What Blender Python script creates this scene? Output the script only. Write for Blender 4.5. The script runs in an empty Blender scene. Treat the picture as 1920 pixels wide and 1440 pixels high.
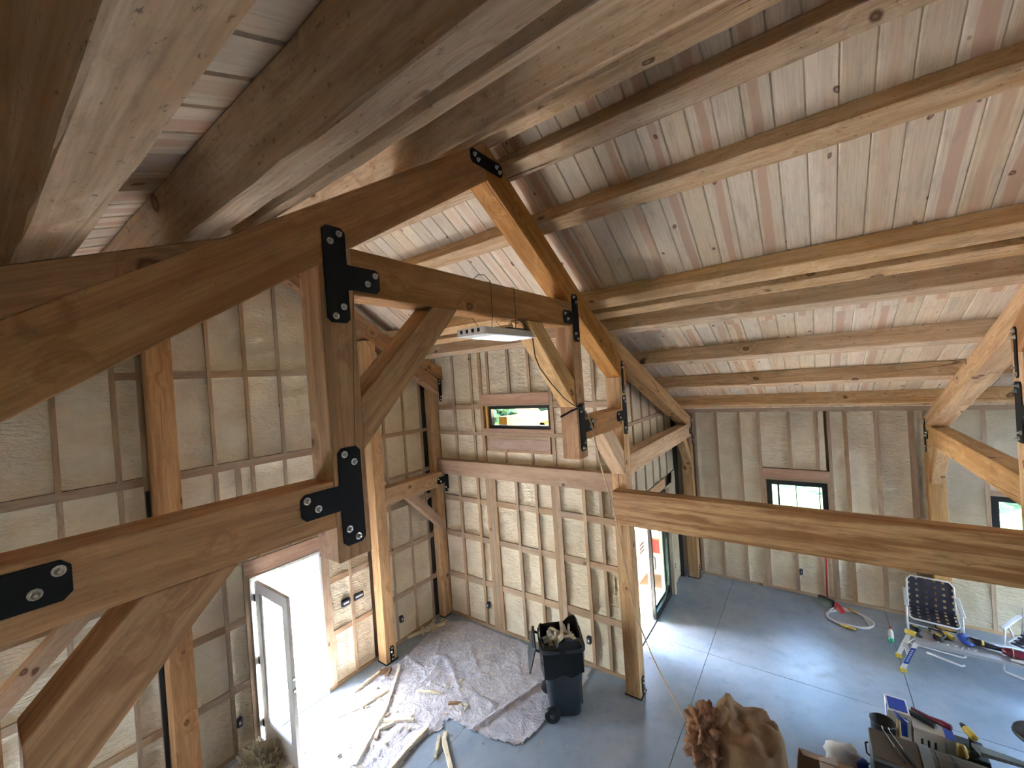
import bpy, bmesh, math, random
from mathutils import Vector, Matrix, noise

R = random.Random(7)
SC = bpy.context.scene
COL = SC.collection
PI = math.pi

# ------------------------------------------------------------------ camera, world, sun, exposure
CAMZ = 4.45
def make_camera():
    yaw, pit, rol, fpx = 2.201056, -0.00802390, -0.06825948, 764.426
    F = Vector((math.cos(pit)*math.cos(yaw), math.cos(pit)*math.sin(yaw), math.sin(pit)))
    r = F.cross(Vector((0, 0, 1))).normalized(); u = r.cross(F)
    r2 = r*math.cos(rol) + u*math.sin(rol); u2 = u*math.cos(rol) - r*math.sin(rol)
    cd = bpy.data.cameras.new('camera'); c = bpy.data.objects.new('camera', cd); COL.objects.link(c)
    m = Matrix((r2, u2, -F)).transposed().to_4x4(); m.translation = (0, 0, CAMZ)
    c.matrix_world = m
    cd.sensor_fit = 'HORIZONTAL'; cd.sensor_width = 36.0; cd.lens = 36.0*fpx/1920.0
    cd.clip_start = 0.02; cd.clip_end = 300
    SC.camera = c
make_camera()

SKY = 1.0
SUN = 11.0
EXPOSURE = 3.8
w = bpy.data.worlds.new('world'); SC.world = w; w.use_nodes = True
wn = w.node_tree.nodes; wl = w.node_tree.links
for n in list(wn): wn.remove(n)
wo = wn.new('ShaderNodeOutputWorld'); bg = wn.new('ShaderNodeBackground'); sky = wn.new('ShaderNodeTexSky')
sky.sky_type = 'NISHITA'; sky.sun_disc = False; sky.sun_elevation = math.radians(58); sky.sun_rotation = math.radians(240)
sky.air_density = 1.3; sky.dust_density = 2.0; sky.ozone_density = 1.5
wl.new(sky.outputs[0], bg.inputs[0]); bg.inputs[1].default_value = SKY*0.42
wl.new(bg.outputs[0], wo.inputs[0])

def sun_light():
    ld = bpy.data.lights.new('sun', 'SUN'); ld.energy = SUN; ld.angle = math.radians(0.6); ld.color = (1.0, 0.97, 0.93)
    o = bpy.data.objects.new('sun', ld); COL.objects.link(o)
    d = Vector((0.80, 0.06, -1.30)).normalized()
    o.rotation_euler = d.to_track_quat('-Z', 'Y').to_euler()
sun_light()

def portal(loc, direction, sx, sy):
    ld = bpy.data.lights.new('daylight_portal', 'AREA'); ld.shape = 'RECTANGLE'; ld.size = sx; ld.size_y = sy
    ld.cycles.is_portal = True
    o = bpy.data.objects.new('daylight_portal', ld); COL.objects.link(o)
    o.matrix_world = Matrix.Translation(loc) @ Vector(direction).to_track_quat('-Z', 'Z').to_matrix().to_4x4()
portal((-6.2, 2.63, 1.06), (1, 0, 0), .95, 2.1)
portal((-2.6, 7.2, 1.05), (1, 0, 0), 1.9, 2.1)
portal((-.3, 9.6, 1.6), (0, -1, 0), .95, 1.1)
portal((2.66, 9.6, 1.6), (0, -1, 0), .95, 1.1)
portal((-6.2, -.95, 1.05), (1, 0, 0), 1.0, 2.1)
portal((4.75, 7.2, 1.05), (-1, 0, 0), 2.0, 2.1)

vs = SC.view_settings
vs.view_transform = 'Standard'; vs.look = 'None'; vs.gamma = 1.0; vs.use_curve_mapping = False
vs.exposure = EXPOSURE
cy = SC.cycles
cy.use_denoising = True
try: cy.denoiser = 'OPENIMAGEDENOISE'; cy.denoising_input_passes = 'RGB_ALBEDO_NORMAL'
except Exception: pass
cy.use_adaptive_sampling = True; cy.adaptive_threshold = .12; cy.adaptive_min_samples = 24
cy.max_bounces = 8; cy.diffuse_bounces = 5; cy.glossy_bounces = 2; cy.transmission_bounces = 6; cy.transparent_max_bounces = 8
cy.sample_clamp_indirect = 6.0; cy.caustics_reflective = False; cy.caustics_refractive = False

# ------------------------------------------------------------------ materials
class NT:
    def __init__(s, name):
        s.m = bpy.data.materials.new(name); s.m.use_nodes = True
        s.t = s.m.node_tree
        for n in list(s.t.nodes): s.t.nodes.remove(n)
        s.out = s.t.nodes.new('ShaderNodeOutputMaterial'); s.b = s.n('ShaderNodeBsdfPrincipled')
        s.l(s.b.outputs[0], s.out.inputs[0])
    def n(s, t, **k):
        n = s.t.nodes.new(t)
        for a, b in k.items(): setattr(n, a, b)
        return n
    def l(s, a, b): s.t.links.new(a, b)
    def setin(s, i, v):
        if hasattr(v, 'is_linked'): s.l(v, i)
        else: i.default_value = v
    def math(s, op, a, b=0.0, clamp=False):
        n = s.n('ShaderNodeMath', operation=op, use_clamp=clamp); s.setin(n.inputs[0], a); s.setin(n.inputs[1], b); return n.outputs[0]
    def vmath(s, op, a, b):
        n = s.n('ShaderNodeVectorMath', operation=op); s.setin(n.inputs[0], a); s.setin(n.inputs[1], b); return n.outputs[0]
    def mix(s, f, a, b, blend='MIX'):
        n = s.n('ShaderNodeMix', data_type='RGBA', blend_type=blend); s.setin(n.inputs[0], f)
        s.setin(n.inputs[6], a if hasattr(a, 'is_linked') else (*a, 1)); s.setin(n.inputs[7], b if hasattr(b, 'is_linked') else (*b, 1)); return n.outputs[2]
    def noise(s, vec, scale=5, detail=3, rough=.5, dist=0.0):
        n = s.n('ShaderNodeTexNoise'); s.l(vec, n.inputs['Vector']); n.inputs['Scale'].default_value = scale
        n.inputs['Detail'].default_value = detail; n.inputs['Roughness'].default_value = rough; n.inputs['Distortion'].default_value = dist; return n.outputs[0]
    def ramp(s, f, *st):
        n = s.n('ShaderNodeMapRange', interpolation_type='SMOOTHSTEP'); s.l(f, n.inputs[0])
        n.inputs[1].default_value = st[0]; n.inputs[2].default_value = st[1]; n.inputs[3].default_value = st[2]; n.inputs[4].default_value = st[3]; return n.outputs[0]
    def obj(s): return s.n('ShaderNodeTexCoord').outputs['Object']
    def rnd(s): return s.n('ShaderNodeObjectInfo').outputs['Random']
    def bump(s, h, st=.3, d=.01):
        n = s.n('ShaderNodeBump'); n.inputs['Strength'].default_value = st; n.inputs['Distance'].default_value = d; s.l(h, n.inputs['Height']); s.l(n.outputs[0], s.b.inputs['Normal'])
    def base(s, c): s.setin(s.b.inputs['Base Color'], c if hasattr(c, 'is_linked') else (*c, 1))
    def rough(s, r): s.setin(s.b.inputs['Roughness'], r)

def plain(name, c, r=.5, metal=0.0, var=.08, bump=0.0, spec=None):
    t = NT(name); o = t.obj(); nz = t.noise(o, 14, 3)
    t.base(t.mix(nz, [x*(1-var) for x in c], [min(1, x*(1+var)) for x in c])); t.rough(r); t.b.inputs['Metallic'].default_value = metal
    if spec is not None: t.b.inputs['Specular IOR Level'].default_value = spec
    if bump: t.bump(t.noise(o, 40, 4), bump, .004)
    return t.m

def wood(name, light, dark, knot=(.10, .04, .015), kscale=3.5, ksize=.135, cracks=True, stain=.0, tint=.12, rough=.7, bumpst=.35, contrast=1.0, flat=False, heart=None):
    t = NT(name); o = t.obj(); rd = t.rnd()
    off = t.n('ShaderNodeCombineXYZ'); t.l(t.math('MULTIPLY', rd, 37.3), off.inputs[0]); t.l(t.math('MULTIPLY', rd, 11.7), off.inputs[1]); t.l(t.math('MULTIPLY', rd, 23.9), off.inputs[2])
    p = t.vmath('ADD', o, off.outputs[0])
    # knots first: they bend the grain
    kn = t.n('ShaderNodeTexVoronoi', voronoi_dimensions='3D'); kp = t.vmath('MULTIPLY', p, (.75, 1, 0.0 if flat else 1))
    if flat:
        add = t.n('ShaderNodeCombineXYZ'); t.l(t.math('MULTIPLY', rd, 91.0), add.inputs[2]); kp = t.vmath('ADD', kp, add.outputs[0])
    kw = t.n('ShaderNodeTexNoise'); t.l(p, kw.inputs['Vector']); kw.inputs['Scale'].default_value = 9; kw.inputs['Detail'].default_value = 2
    kp = t.vmath('ADD', kp, t.vmath('MULTIPLY', t.vmath('SUBTRACT', kw.outputs['Color'], (.5, .5, .5)), (.05, .05, .05)))
    t.l(kp, kn.inputs['Vector']); kn.inputs['Scale'].default_value = kscale
    kd = kn.outputs['Distance']
    bend = t.ramp(kd, ksize*.8, ksize*3.2, 1, 0)
    g = t.vmath('MULTIPLY', p, (.55, 8, 8)); sh = t.n('ShaderNodeCombineXYZ'); t.l(t.math('MULTIPLY', bend, .9), sh.inputs[1]); t.l(t.math('MULTIPLY', bend, .9), sh.inputs[2])
    g = t.vmath('ADD', g, sh.outputs[0])
    g1 = t.noise(g, 1.6, 5, .6, .4); g2 = t.noise(t.vmath('MULTIPLY', p, (2.5, 60, 60)), 1.5, 3, .6)
    c = t.mix(t.ramp(g1, .5-.22/contrast, .5+.22/contrast, 0, 1), light, dark)
    c = t.mix(t.math('MULTIPLY', t.ramp(g2, .35, .75, 0, 1), .42), c, [x*.62 for x in dark])
    if heart:
        u = t.n('ShaderNodeSeparateXYZ'); t.l(o, u.inputs[0])
        hn = t.noise(t.vmath('MULTIPLY', p, (.5, 2, 0)), 2.0, 2)
        y = t.math('ADD', u.outputs[1], t.math('MULTIPLY', t.math('SUBTRACT', hn, .5), .10))
        y = t.math('ADD', y, t.math('MULTIPLY', t.math('SUBTRACT', rd, .5), .07))
        band = t.ramp(t.math('ABSOLUTE', y), .028, .042, 1, 0)
        r2 = t.math('FRACT', t.math('MULTIPLY', rd, 7.31))
        band = t.math('MULTIPLY', band, t.ramp(r2, .30, .75, 0, 1))
        c = t.mix(t.math('MULTIPLY', band, .85), c, heart)
    mo = t.noise(t.vmath('MULTIPLY', p, (3.0, 10, 10)), 1.4, 5, .65)
    c = t.mix(t.math('MULTIPLY', t.ramp(mo, .50, .78, 0, 1), .55), c, [x*.55 for x in dark])
    # per-piece tint
    hs = t.n('ShaderNodeHueSaturation'); t.l(c, hs.inputs['Color'])
    t.l(t.math('ADD', t.math('MULTIPLY', rd, tint*2), 1-tint), hs.inputs['Value'])
    r3 = t.math('FRACT', t.math('MULTIPLY', rd, 13.7)); t.l(t.math('ADD', t.math('MULTIPLY', r3, .3), .85), hs.inputs['Saturation'])
    c = hs.outputs[0]
    if stain:
        s1 = t.noise(t.vmath('MULTIPLY', p, (1.2, 5, 5)), 1.5, 6, .7)
        c = t.mix(t.math('MULTIPLY', t.ramp(s1, .52, .72, 0, 1), stain), c, (.16, .12, .09))
        s2 = t.noise(t.vmath('MULTIPLY', p, (18, 34, 34)), 1.5, 4, .7)
        c = t.mix(t.math('MULTIPLY', t.ramp(s2, .60, .70, 0, 1), min(.75, stain*1.6)), c, (.13, .09, .06))
    km = t.ramp(kd, ksize*.55, ksize*1.0, 1, 0); kr = t.ramp(kd, ksize*.2, ksize*.6, .55, 1)
    c = t.mix(t.math('MULTIPLY', km, t.math('MULTIPLY', kr, .92)), c, knot)
    h = t.math('ADD', t.math('MULTIPLY', g1, .5), t.math('MULTIPLY', g2, .5))
    if cracks:
        cn = t.noise(t.vmath('MULTIPLY', p, (.13, 2.5, 2.5)), 1.3, 0, .4)
        ln = t.ramp(t.math('ABSOLUTE', t.math('SUBTRACT', cn, .5)), .0022, .0065, 1, 0)
        gate = t.ramp(t.noise(t.vmath('MULTIPLY', p, (.6, 1, 1)), 1.1, 1), .50, .58, 0, 1)
        ck = t.math('MULTIPLY', ln, gate)
        c = t.mix(t.math('MULTIPLY', ck, .85), c, (.05, .02, .01))
        h = t.math('SUBTRACT', h, t.math('MULTIPLY', ck, 1.5))
    saw = t.noise(t.vmath('MULTIPLY', p, (90, 6, 6)), 1.0, 2)
    h = t.math('ADD', h, t.math('MULTIPLY', saw, .25))
    t.base(c); t.rough(rough); t.b.inputs['Specular IOR Level'].default_value = .3
    t.bump(h, bumpst, .006)
    return t.m

def foam_mat(name, c1, c2):
    t = NT(name); o = t.obj(); rd = t.rnd()
    off = t.n('ShaderNodeCombineXYZ'); t.l(t.math('MULTIPLY', rd, 31.0), off.inputs[0]); t.l(t.math('MULTIPLY', rd, 17.0), off.inputs[2])
    p = t.vmath('ADD', o, off.outputs[0])
    a = t.noise(p, 3.0, 3, .5); b = t.noise(p, 11, 3, .5, .6); v = t.n('ShaderNodeTexVoronoi', feature='SMOOTH_F1'); t.l(p, v.inputs['Vector']); v.inputs['Scale'].default_value = 17
    t.base(t.mix(t.ramp(a, .3, .7, 0, 1), c1, c2)); t.rough(.40); t.b.inputs['Specular IOR Level'].default_value = .4
    h = t.math('ADD', t.math('MULTIPLY', b, .8), t.math('MULTIPLY', v.outputs['Distance'], .5))
    rp = t.noise(t.vmath('MULTIPLY', p, (1, 1, 3.2)), 7, 3, .55, 1.5); t.bump(t.math('ADD', t.math('ADD', h, t.math('MULTIPLY', rp, 1.6)), t.math('MULTIPLY', a, 1.2)), .6, .03)
    return t.m

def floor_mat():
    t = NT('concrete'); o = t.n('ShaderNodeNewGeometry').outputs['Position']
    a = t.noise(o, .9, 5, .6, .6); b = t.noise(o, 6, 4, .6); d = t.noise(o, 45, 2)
    c = t.mix(t.ramp(a, .3, .7, 0, 1), (.255, .335, .415), (.375, .445, .52))  # the blue cast of the daylight is put into the base colour
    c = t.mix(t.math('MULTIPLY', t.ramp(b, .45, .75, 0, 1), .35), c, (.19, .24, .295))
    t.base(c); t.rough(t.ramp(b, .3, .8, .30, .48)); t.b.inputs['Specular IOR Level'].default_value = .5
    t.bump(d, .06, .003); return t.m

def plastic_sheet():
    t = NT('plastic_sheeting'); o = t.obj(); a = t.noise(o, 4, 5, .65, 1.2); b = t.noise(o, 18, 4, .6, .8)
    t.base(t.mix(t.ramp(a, .35, .7, 0, 1), (.46, .47, .53), (.64, .65, .71))); t.rough(.33); t.b.inputs['Specular IOR Level'].default_value = .5
    t.bump(t.math('ADD', a, t.math('MULTIPLY', b, .4)), 1.0, .04); return t.m

def glass_mat(name, tint=(.9, .97, .95)):
    t = NT(name); t.base(tint); t.rough(.02); t.b.inputs['Transmission Weight'].default_value = 1.0; t.b.inputs['IOR'].default_value = 1.1
    t.b.inputs['Specular IOR Level'].default_value = .5; return t.m

def leaf_mat():
    t = NT('leaf'); r = t.rnd(); g = t.n('ShaderNodeNewGeometry').outputs['Position']; n = t.noise(g, 2.5, 3)
    t.base(t.mix(t.ramp(n, .3, .7, 0, 1), (.015, .05, .02), (.05, .11, .03))); t.rough(.6); return t.m

M = {}
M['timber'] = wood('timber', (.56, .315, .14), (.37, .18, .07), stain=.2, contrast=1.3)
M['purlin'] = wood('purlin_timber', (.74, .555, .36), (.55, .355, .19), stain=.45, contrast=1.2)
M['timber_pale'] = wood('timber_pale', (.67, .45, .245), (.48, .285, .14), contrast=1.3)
M['girt'] = wood('girt_timber', (.52, .36, .22), (.42, .25, .15))
M['stud'] = wood('stud_lumber', (.50, .375, .255), (.40, .27, .175), cracks=False, kscale=3, ksize=.09, tint=.15)
M['header'] = wood('header_lumber', (.56, .40, .30), (.46, .29, .21), cracks=False, ksize=.08)
M['board'] = wood('pine_board', (.82, .695, .54), (.74, .60, .44), knot=(.13, .03, .012), kscale=4.8, ksize=.105, cracks=False, tint=.09, rough=.5, bumpst=.12, contrast=.7, flat=True, heart=(.60, .375, .245))
M['glulam'] = wood('fir_glulam', (.60, .36, .15), (.33, .145, .04), cracks=False, ksize=.05, contrast=2.4, rough=.55, tint=.02)
M['yellow'] = wood('porch_timber', (.72, .48, .14), (.60, .36, .10))
M['foam'] = foam_mat('spray_foam', (.66, .565, .415), (.76, .675, .52))
M['foam_grey'] = foam_mat('spray_foam_smooth', (.50, .43, .31), (.57, .49, .36))
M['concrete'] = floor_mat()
M['joint'] = plain('joint_grit', (.12, .12, .12), .9)
M['sheet'] = plastic_sheet()
M['black_steel'] = plain('black_steel', (.010, .010, .012), .6, .0, .2, 0, .2)
M['zinc'] = plain('zinc_bolt', (.62, .62, .60), .3, .9)
M['sheath'] = plain('sheathing', (.40, .30, .2), .8)
M['gap'] = plain('gap_shade', (.02, .02, .02), .7)  # near-black strips that give the gaps beside the posts their shade
M['white_paint'] = plain('white_paint', (.78, .78, .77), .4, 0, .03)
M['black_frame'] = plain('black_frame', (.015, .017, .017), .35)
M['glass'] = glass_mat('window_glass'); M['glass_green'] = glass_mat('door_glass', (.72, .90, .84))
M['box'] = plain('outlet_plastic', (.02, .025, .05), .5)
M['bin'] = plain('bin_plastic', (.028, .038, .05), .38, 0, .1)
M['bag'] = plain('black_bag', (.008, .008, .009), .22, 0, .1, .4)
M['white_plastic'] = plain('white_plastic', (.75, .75, .74), .4)
M['scrap'] = foam_mat('foam_scrap', (.66, .58, .42), (.74, .67, .5))
M['lath'] = plain('pale_lath', (.66, .60, .50), .6, 0, .1, .2)
M['kraft'] = plain('kraft_paper', (.25, .155, .08), .7, 0, .3, .8)
M['fibre'] = plain('brown_fibre', (.26, .14, .085), .95, 0, .5, 1.0)
M['card'] = plain('cardboard', (.30, .20, .125), .75, 0, .06)
M['clear'] = plain('clear_bag', (.72, .76, .80), .15, 0, .2, .8)
M['blue'] = plain('blue_print', (.01, .05, .32), .45)
M['white_card'] = plain('white_card', (.62, .62, .60), .55)
M['tan'] = plain('tan_canvas', (.075, .057, .034), .65, 0, .25, .25)  # darkened, like the kraft, to carry the shade of that corner
M['steel'] = plain('galvanised_steel', (.20, .23, .25), .45, .4, .15)
M['web'] = plain('navy_webbing', (.022, .020, .035), .75, 0, .2, .3)
M['alu'] = plain('white_aluminium', (.74, .75, .76), .3, .1)
M['alu_deck'] = plain('grey_aluminium', (.42, .43, .45), .4, .4)
M['yellow_p'] = plain('yellow_plastic', (.62, .46, .06), .45)
M['red'] = plain('red_plastic', (.45, .02, .03), .4)
M['maroon'] = plain('maroon_plastic', (.16, .015, .04), .4)
M['green'] = plain('green_liquid', (.02, .30, .16), .2)
M['blue_p'] = plain('blue_plastic', (.02, .06, .30), .4)
M['black_p'] = plain('black_plastic', (.012, .012, .014), .45)
M['brass'] = plain('brass', (.55, .38, .10), .35, .6)
M['handle_wood'] = plain('pale_handle', (.62, .44, .22), .5)
M['rope'] = plain('tan_cord', (.62, .47, .30), .7)
M['grass'] = plain('grass', (.035, .085, .025), .9, 0, .4)
M['patio'] = plain('patio', (.68, .66, .63), .8, 0, .1)
M['gravel'] = plain('gravel', (.22, .22, .225), .9, 0, .3)
M['patio_red'] = plain('red_patio', (.40, .20, .13), .8, 0, .1)
M['bark'] = plain('bark', (.12, .09, .06), .9)
M['leaf'] = leaf_mat()
def lamp_mat():
    t = NT('lit_diffuser'); t.base((.8, .86, .95)); t.b.inputs['Emission Color'].default_value = (.80, .90, 1.0, 1); t.b.inputs['Emission Strength'].default_value = .06; return t.m
M['diffuser'] = lamp_mat()

# ------------------------------------------------------------------ object helpers
W = {}          # world matrices of everything built
def link(name, mesh, mat, world, parent=None):
    o = bpy.data.objects.new(name, mesh); COL.objects.link(o)
    if mat is not None and mesh is not None and not mesh.materials: mesh.materials.append(M[mat] if isinstance(mat, str) else mat)
    if parent is not None:
        o.parent = parent; o.matrix_parent_inverse = W[parent.name].inverted()
    o.matrix_basis = world; W[o.name] = world.copy()
    return o
def tag(o, label=None, cat=None, group=None, kind=None):
    if label: o['label'] = label
    if cat: o['category'] = cat
    if group: o['group'] = group
    if kind: o['kind'] = kind
    return o
def thing(name, loc, label, cat, group=None, rz=0):
    o = bpy.data.objects.new(name, None); COL.objects.link(o); o.empty_display_size = .1
    wm = Matrix.Translation(loc) @ Matrix.Rotation(rz, 4, 'Z'); o.matrix_basis = wm; W[o.name] = wm
    return tag(o, label, cat, group)
def mesh_from(verts, faces, smooth=False, name='mesh'):
    me = bpy.data.meshes.new(name); me.from_pydata([tuple(v) for v in verts], [], faces); me.update()
    if smooth: me.polygons.foreach_set('use_smooth', [True]*len(me.polygons))
    return me
def obj_world(name, verts, faces, mat, parent=None, axes=None, bevel=0.0, smooth=False, origin=None):
    """verts in world coordinates; axes = 3x3 local axes (columns), grain along local x"""
    vs_ = [Vector(v) for v in verts]
    c = Vector(origin) if origin is not None else sum(vs_, Vector())/len(vs_)
    A = axes if axes is not None else Matrix.Identity(3)
    wm = Matrix.Translation(c) @ A.to_4x4(); inv = wm.inverted()
    me = mesh_from([inv @ v for v in vs_], faces, smooth, name)
    bm = bmesh.new(); bm.from_mesh(me); bmesh.ops.recalc_face_normals(bm, faces=bm.faces)
    if bevel: bmesh.ops.bevel(bm, geom=bm.edges[:], offset=bevel, segments=1, affect='EDGES', clamp_overlap=True)
    bm.to_mesh(me); bm.free()
    return link(name, me, mat, wm, parent)
BF = [(0, 1, 2, 3), (7, 6, 5, 4), (0, 4, 5, 1), (1, 5, 6, 2), (2, 6, 7, 3), (3, 7, 4, 0)]
def axes_from(x, up=(0, 0, 1)):
    x = Vector(x).normalized(); u = Vector(up)
    if abs(x.dot(u.normalized())) > .98: u = Vector((1, 0, 0)) if abs(x.x) < .9 else Vector((0, 1, 0))
    y = u.cross(x).normalized(); z = x.cross(y)
    return Matrix((x, y, z)).transposed()
def box(name, a, b, mat, parent=None, grain='x', bevel=0.0):
    x0, y0, z0 = a; x1, y1, z1 = b
    v = [(x0, y0, z0), (x1, y0, z0), (x1, y1, z0), (x0, y1, z0), (x0, y0, z1), (x1, y0, z1), (x1, y1, z1), (x0, y1, z1)]
    A = {'x': None, 'y': axes_from((0, 1, 0)), 'z': axes_from((0, 0, 1))}[grain]
    return obj_world(name, v, BF, mat, parent, A, bevel)
def beam(name, p0, p1, wd, ht, mat, parent=None, up=(0, 0, 1), rough=.0, ch=.006, seg=.22):
    """chamfered timber along p0-p1, wd sideways, ht along up; small wane on the edges"""
    p0 = Vector(p0); p1 = Vector(p1); A = axes_from(p1-p0, up); L = (p1-p0).length
    n = max(1, int(L/seg)) if rough else 1
    hw, hh = wd/2, ht/2
    prof = [(-hw+ch, -hh), (hw-ch, -hh), (hw, -hh+ch), (hw, hh-ch), (hw-ch, hh), (-hw+ch, hh), (-hw, hh-ch), (-hw, -hh+ch)]
    vs_, fs = [], []
    for i in range(n+1):
        x = -L/2+L*i/n
        for (a, b) in prof:
            j = rough if 0 < i < n else 0
            vs_.append((x, a+R.uniform(-j, j), b+R.uniform(-j, j)))
    for i in range(n):
        for k in range(8): fs.append((i*8+k, i*8+(k+1) % 8, (i+1)*8+(k+1) % 8, (i+1)*8+k))
    fs.append(tuple(range(7, -1, -1))); fs.append(tuple(n*8+k for k in range(8)))
    me = mesh_from(vs_, fs, False, name)
    return link(name, me, mat, Matrix.Translation((p0+p1)/2) @ A.to_4x4(), parent)
def prism_x(name, poly, x0, x1, mat, parent=None, grain=(1, 0), bevel=.005):
    """polygon in the YZ plane extruded along X"""
    n = len(poly); v = [(x0, y, z) for y, z in poly]+[(x1, y, z) for y, z in poly]
    f = [tuple(range(n)), tuple(range(2*n-1, n-1, -1))]+[(i, i+n, (i+1) % n+n, (i+1) % n) for i in range(n)]
    return obj_world(name, v, f, mat, parent, axes_from((0, grain[0], grain[1]), (1, 0, 0)), bevel)
def tube(name, pts, r, mat, parent=None, n=8, closed=False, smooth=True, origin=None):
    P = [Vector(p) for p in pts]; vs_, fs = [], []; m = len(P)
    u = None
    for i, p in enumerate(P):
        a = P[(i-1) % m] if (closed or i > 0) else p; b = P[(i+1) % m] if (closed or i < m-1) else p
        d = (b-a).normalized()
        if u is None: u = d.orthogonal().normalized()
        u = (u-d*u.dot(d)).normalized(); v = d.cross(u)
        rr = r[i] if isinstance(r, (list, tuple)) else r
        for k in range(n):
            t = 2*PI*k/n; vs_.append(p+u*math.cos(t)*rr+v*math.sin(t)*rr)
    for i in range(m if closed else m-1):
        for k in range(n):
            j = (i+1) % m; fs.append((i*n+k, i*n+(k+1) % n, j*n+(k+1) % n, j*n+k))
    if not closed: fs.append(tuple(range(n-1, -1, -1))); fs.append(tuple((m-1)*n+k for k in range(n)))
    return obj_world(name, vs_, fs, mat, parent, None, 0, smooth, origin)
def lathe(name, prof, base, mat, parent=None, n=20, axis=(0, 0, 1), smooth=True):
    """prof = [(radius, height)] revolved about axis through base"""
    A = axes_from(axis); x, y, z = A.col[1], A.col[2], A.col[0]; b = Vector(base); vs_, fs = [], []
    for r, h in prof:
        for k in range(n):
            t = 2*PI*k/n; vs_.append(b+z*h+x*(r*math.cos(t))+y*(r*math.sin(t)))
    for i in range(len(prof)-1):
        for k in range(n): fs.append((i*n+k, i*n+(k+1) % n, (i+1)*n+(k+1) % n, (i+1)*n+k))
    fs.append(tuple(range(n-1, -1, -1))); fs.append(tuple((len(prof)-1)*n+k for k in range(n)))
    return obj_world(name, vs_, fs, mat, parent, None, 0, smooth)
def extrude(name, poly, z0, z1, mat, frame, parent=None, bevel=0.0):
    """poly in the local xy of a 4x4 frame, extruded along its z"""
    n = len(poly); v = [frame @ Vector((a, b, z0)) for a, b in poly]+[frame @ Vector((a, b, z1)) for a, b in poly]
    f = [tuple(range(n)), tuple(range(2*n-1, n-1, -1))]+[(i, i+n, (i+1) % n+n, (i+1) % n) for i in range(n)]
    return obj_world(name, v, f, mat, parent, frame.to_3x3().normalized(), bevel)

# ------------------------------------------------------------------ roof lines (y, z)
YC = 2.689
XL, YM, XS, YE = -6.0, 5.545, -2.44, 9.39        # stud faces of the walls
XA0, XA1 = -2.276, -2.069                        # middle truss
XB0, XB1 = 1.45, 1.655                           # truss to the right
XG0, XG1 = -5.94, -5.735                         # truss on the gable wall
def mir(y): return 2*YC-y
def rb(y): return 6.12-.65*abs(y-YC)             # underside of the main rafters
def rt(y): return 6.44-.65*abs(y-YC)             # top of the main rafters = underside of purlins
def sb(y): d = abs(y-YC); return 5.192-.385*(d-1.902)   # top of the lower rafters
def ceil(y):
    d = abs(y-YC)
    return rt(y)+.2266 if d < 1.90 else sb(y)+.22

# ------------------------------------------------------------------ structure: floor
def slab_floor():
    vs_ = [(-6.2, -4.1, -.3), (4.7, -4.1, -.3), (4.7, 9.6, -.3), (-6.2, 9.6, -.3), (-6.2, -4.1, -.012), (4.7, -4.1, -.012), (4.7, 9.6, -.012), (-6.2, 9.6, -.012)]
    # L-shaped base: main wing and lean-to
    fl = obj_world('floor', [(-6.2, -4.1, -.3), (4.7, -4.1, -.3), (4.7, 9.55, -.3), (-2.6, 9.55, -.3), (-2.6, 5.7, -.3), (-6.2, 5.7, -.3)]+
                   [(-6.2, -4.1, -.012), (4.7, -4.1, -.012), (4.7, 9.55, -.012), (-2.6, 9.55, -.012), (-2.6, 5.7, -.012), (-6.2, 5.7, -.012)],
                   [(0, 1, 2, 3, 4, 5), (11, 10, 9, 8, 7, 6)]+[(i, (i+1) % 6, (i+1) % 6+6, i+6) for i in range(6)], 'joint')
    tag(fl, kind='structure')
    g = .004
    for x0, x1, y0, y1 in [(-6.15, -3.835, -4.05, -1.6), (-3.835, -1.49, -4.05, -1.6), (-1.49, .855, -4.05, -1.6), (.855, 3.2, -4.05, -1.6), (3.2, 4.65, -4.05, -1.6),
                           (-6.15, -3.835, -1.6, 2.45), (-3.835, -1.49, -1.6, 2.45), (-1.49, .855, -1.6, 2.45), (.855, 3.2, -1.6, 2.45), (3.2, 4.65, -1.6, 2.45),
                           (-6.15, -3.835, 2.45, 5.66), (-3.835, -1.49, 2.45, 5.66), (-2.56, -1.49, 5.66, 6.73), (-1.49, .855, 2.45, 6.73), (.855, 3.2, 2.45, 6.73), (3.2, 4.65, 2.45, 6.73),
                           (-2.56, -1.49, 6.73, 9.5), (-1.49, .855, 6.73, 9.5), (.855, 3.2, 6.73, 9.5), (3.2, 4.65, 6.73, 9.5)]:
        e = 0 if (y0 == 5.66 or (y1 == 5.66 and x1 == -1.49)) else g
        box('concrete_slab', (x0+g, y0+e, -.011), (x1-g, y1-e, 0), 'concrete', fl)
    return fl
FLOOR = slab_floor()

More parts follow.
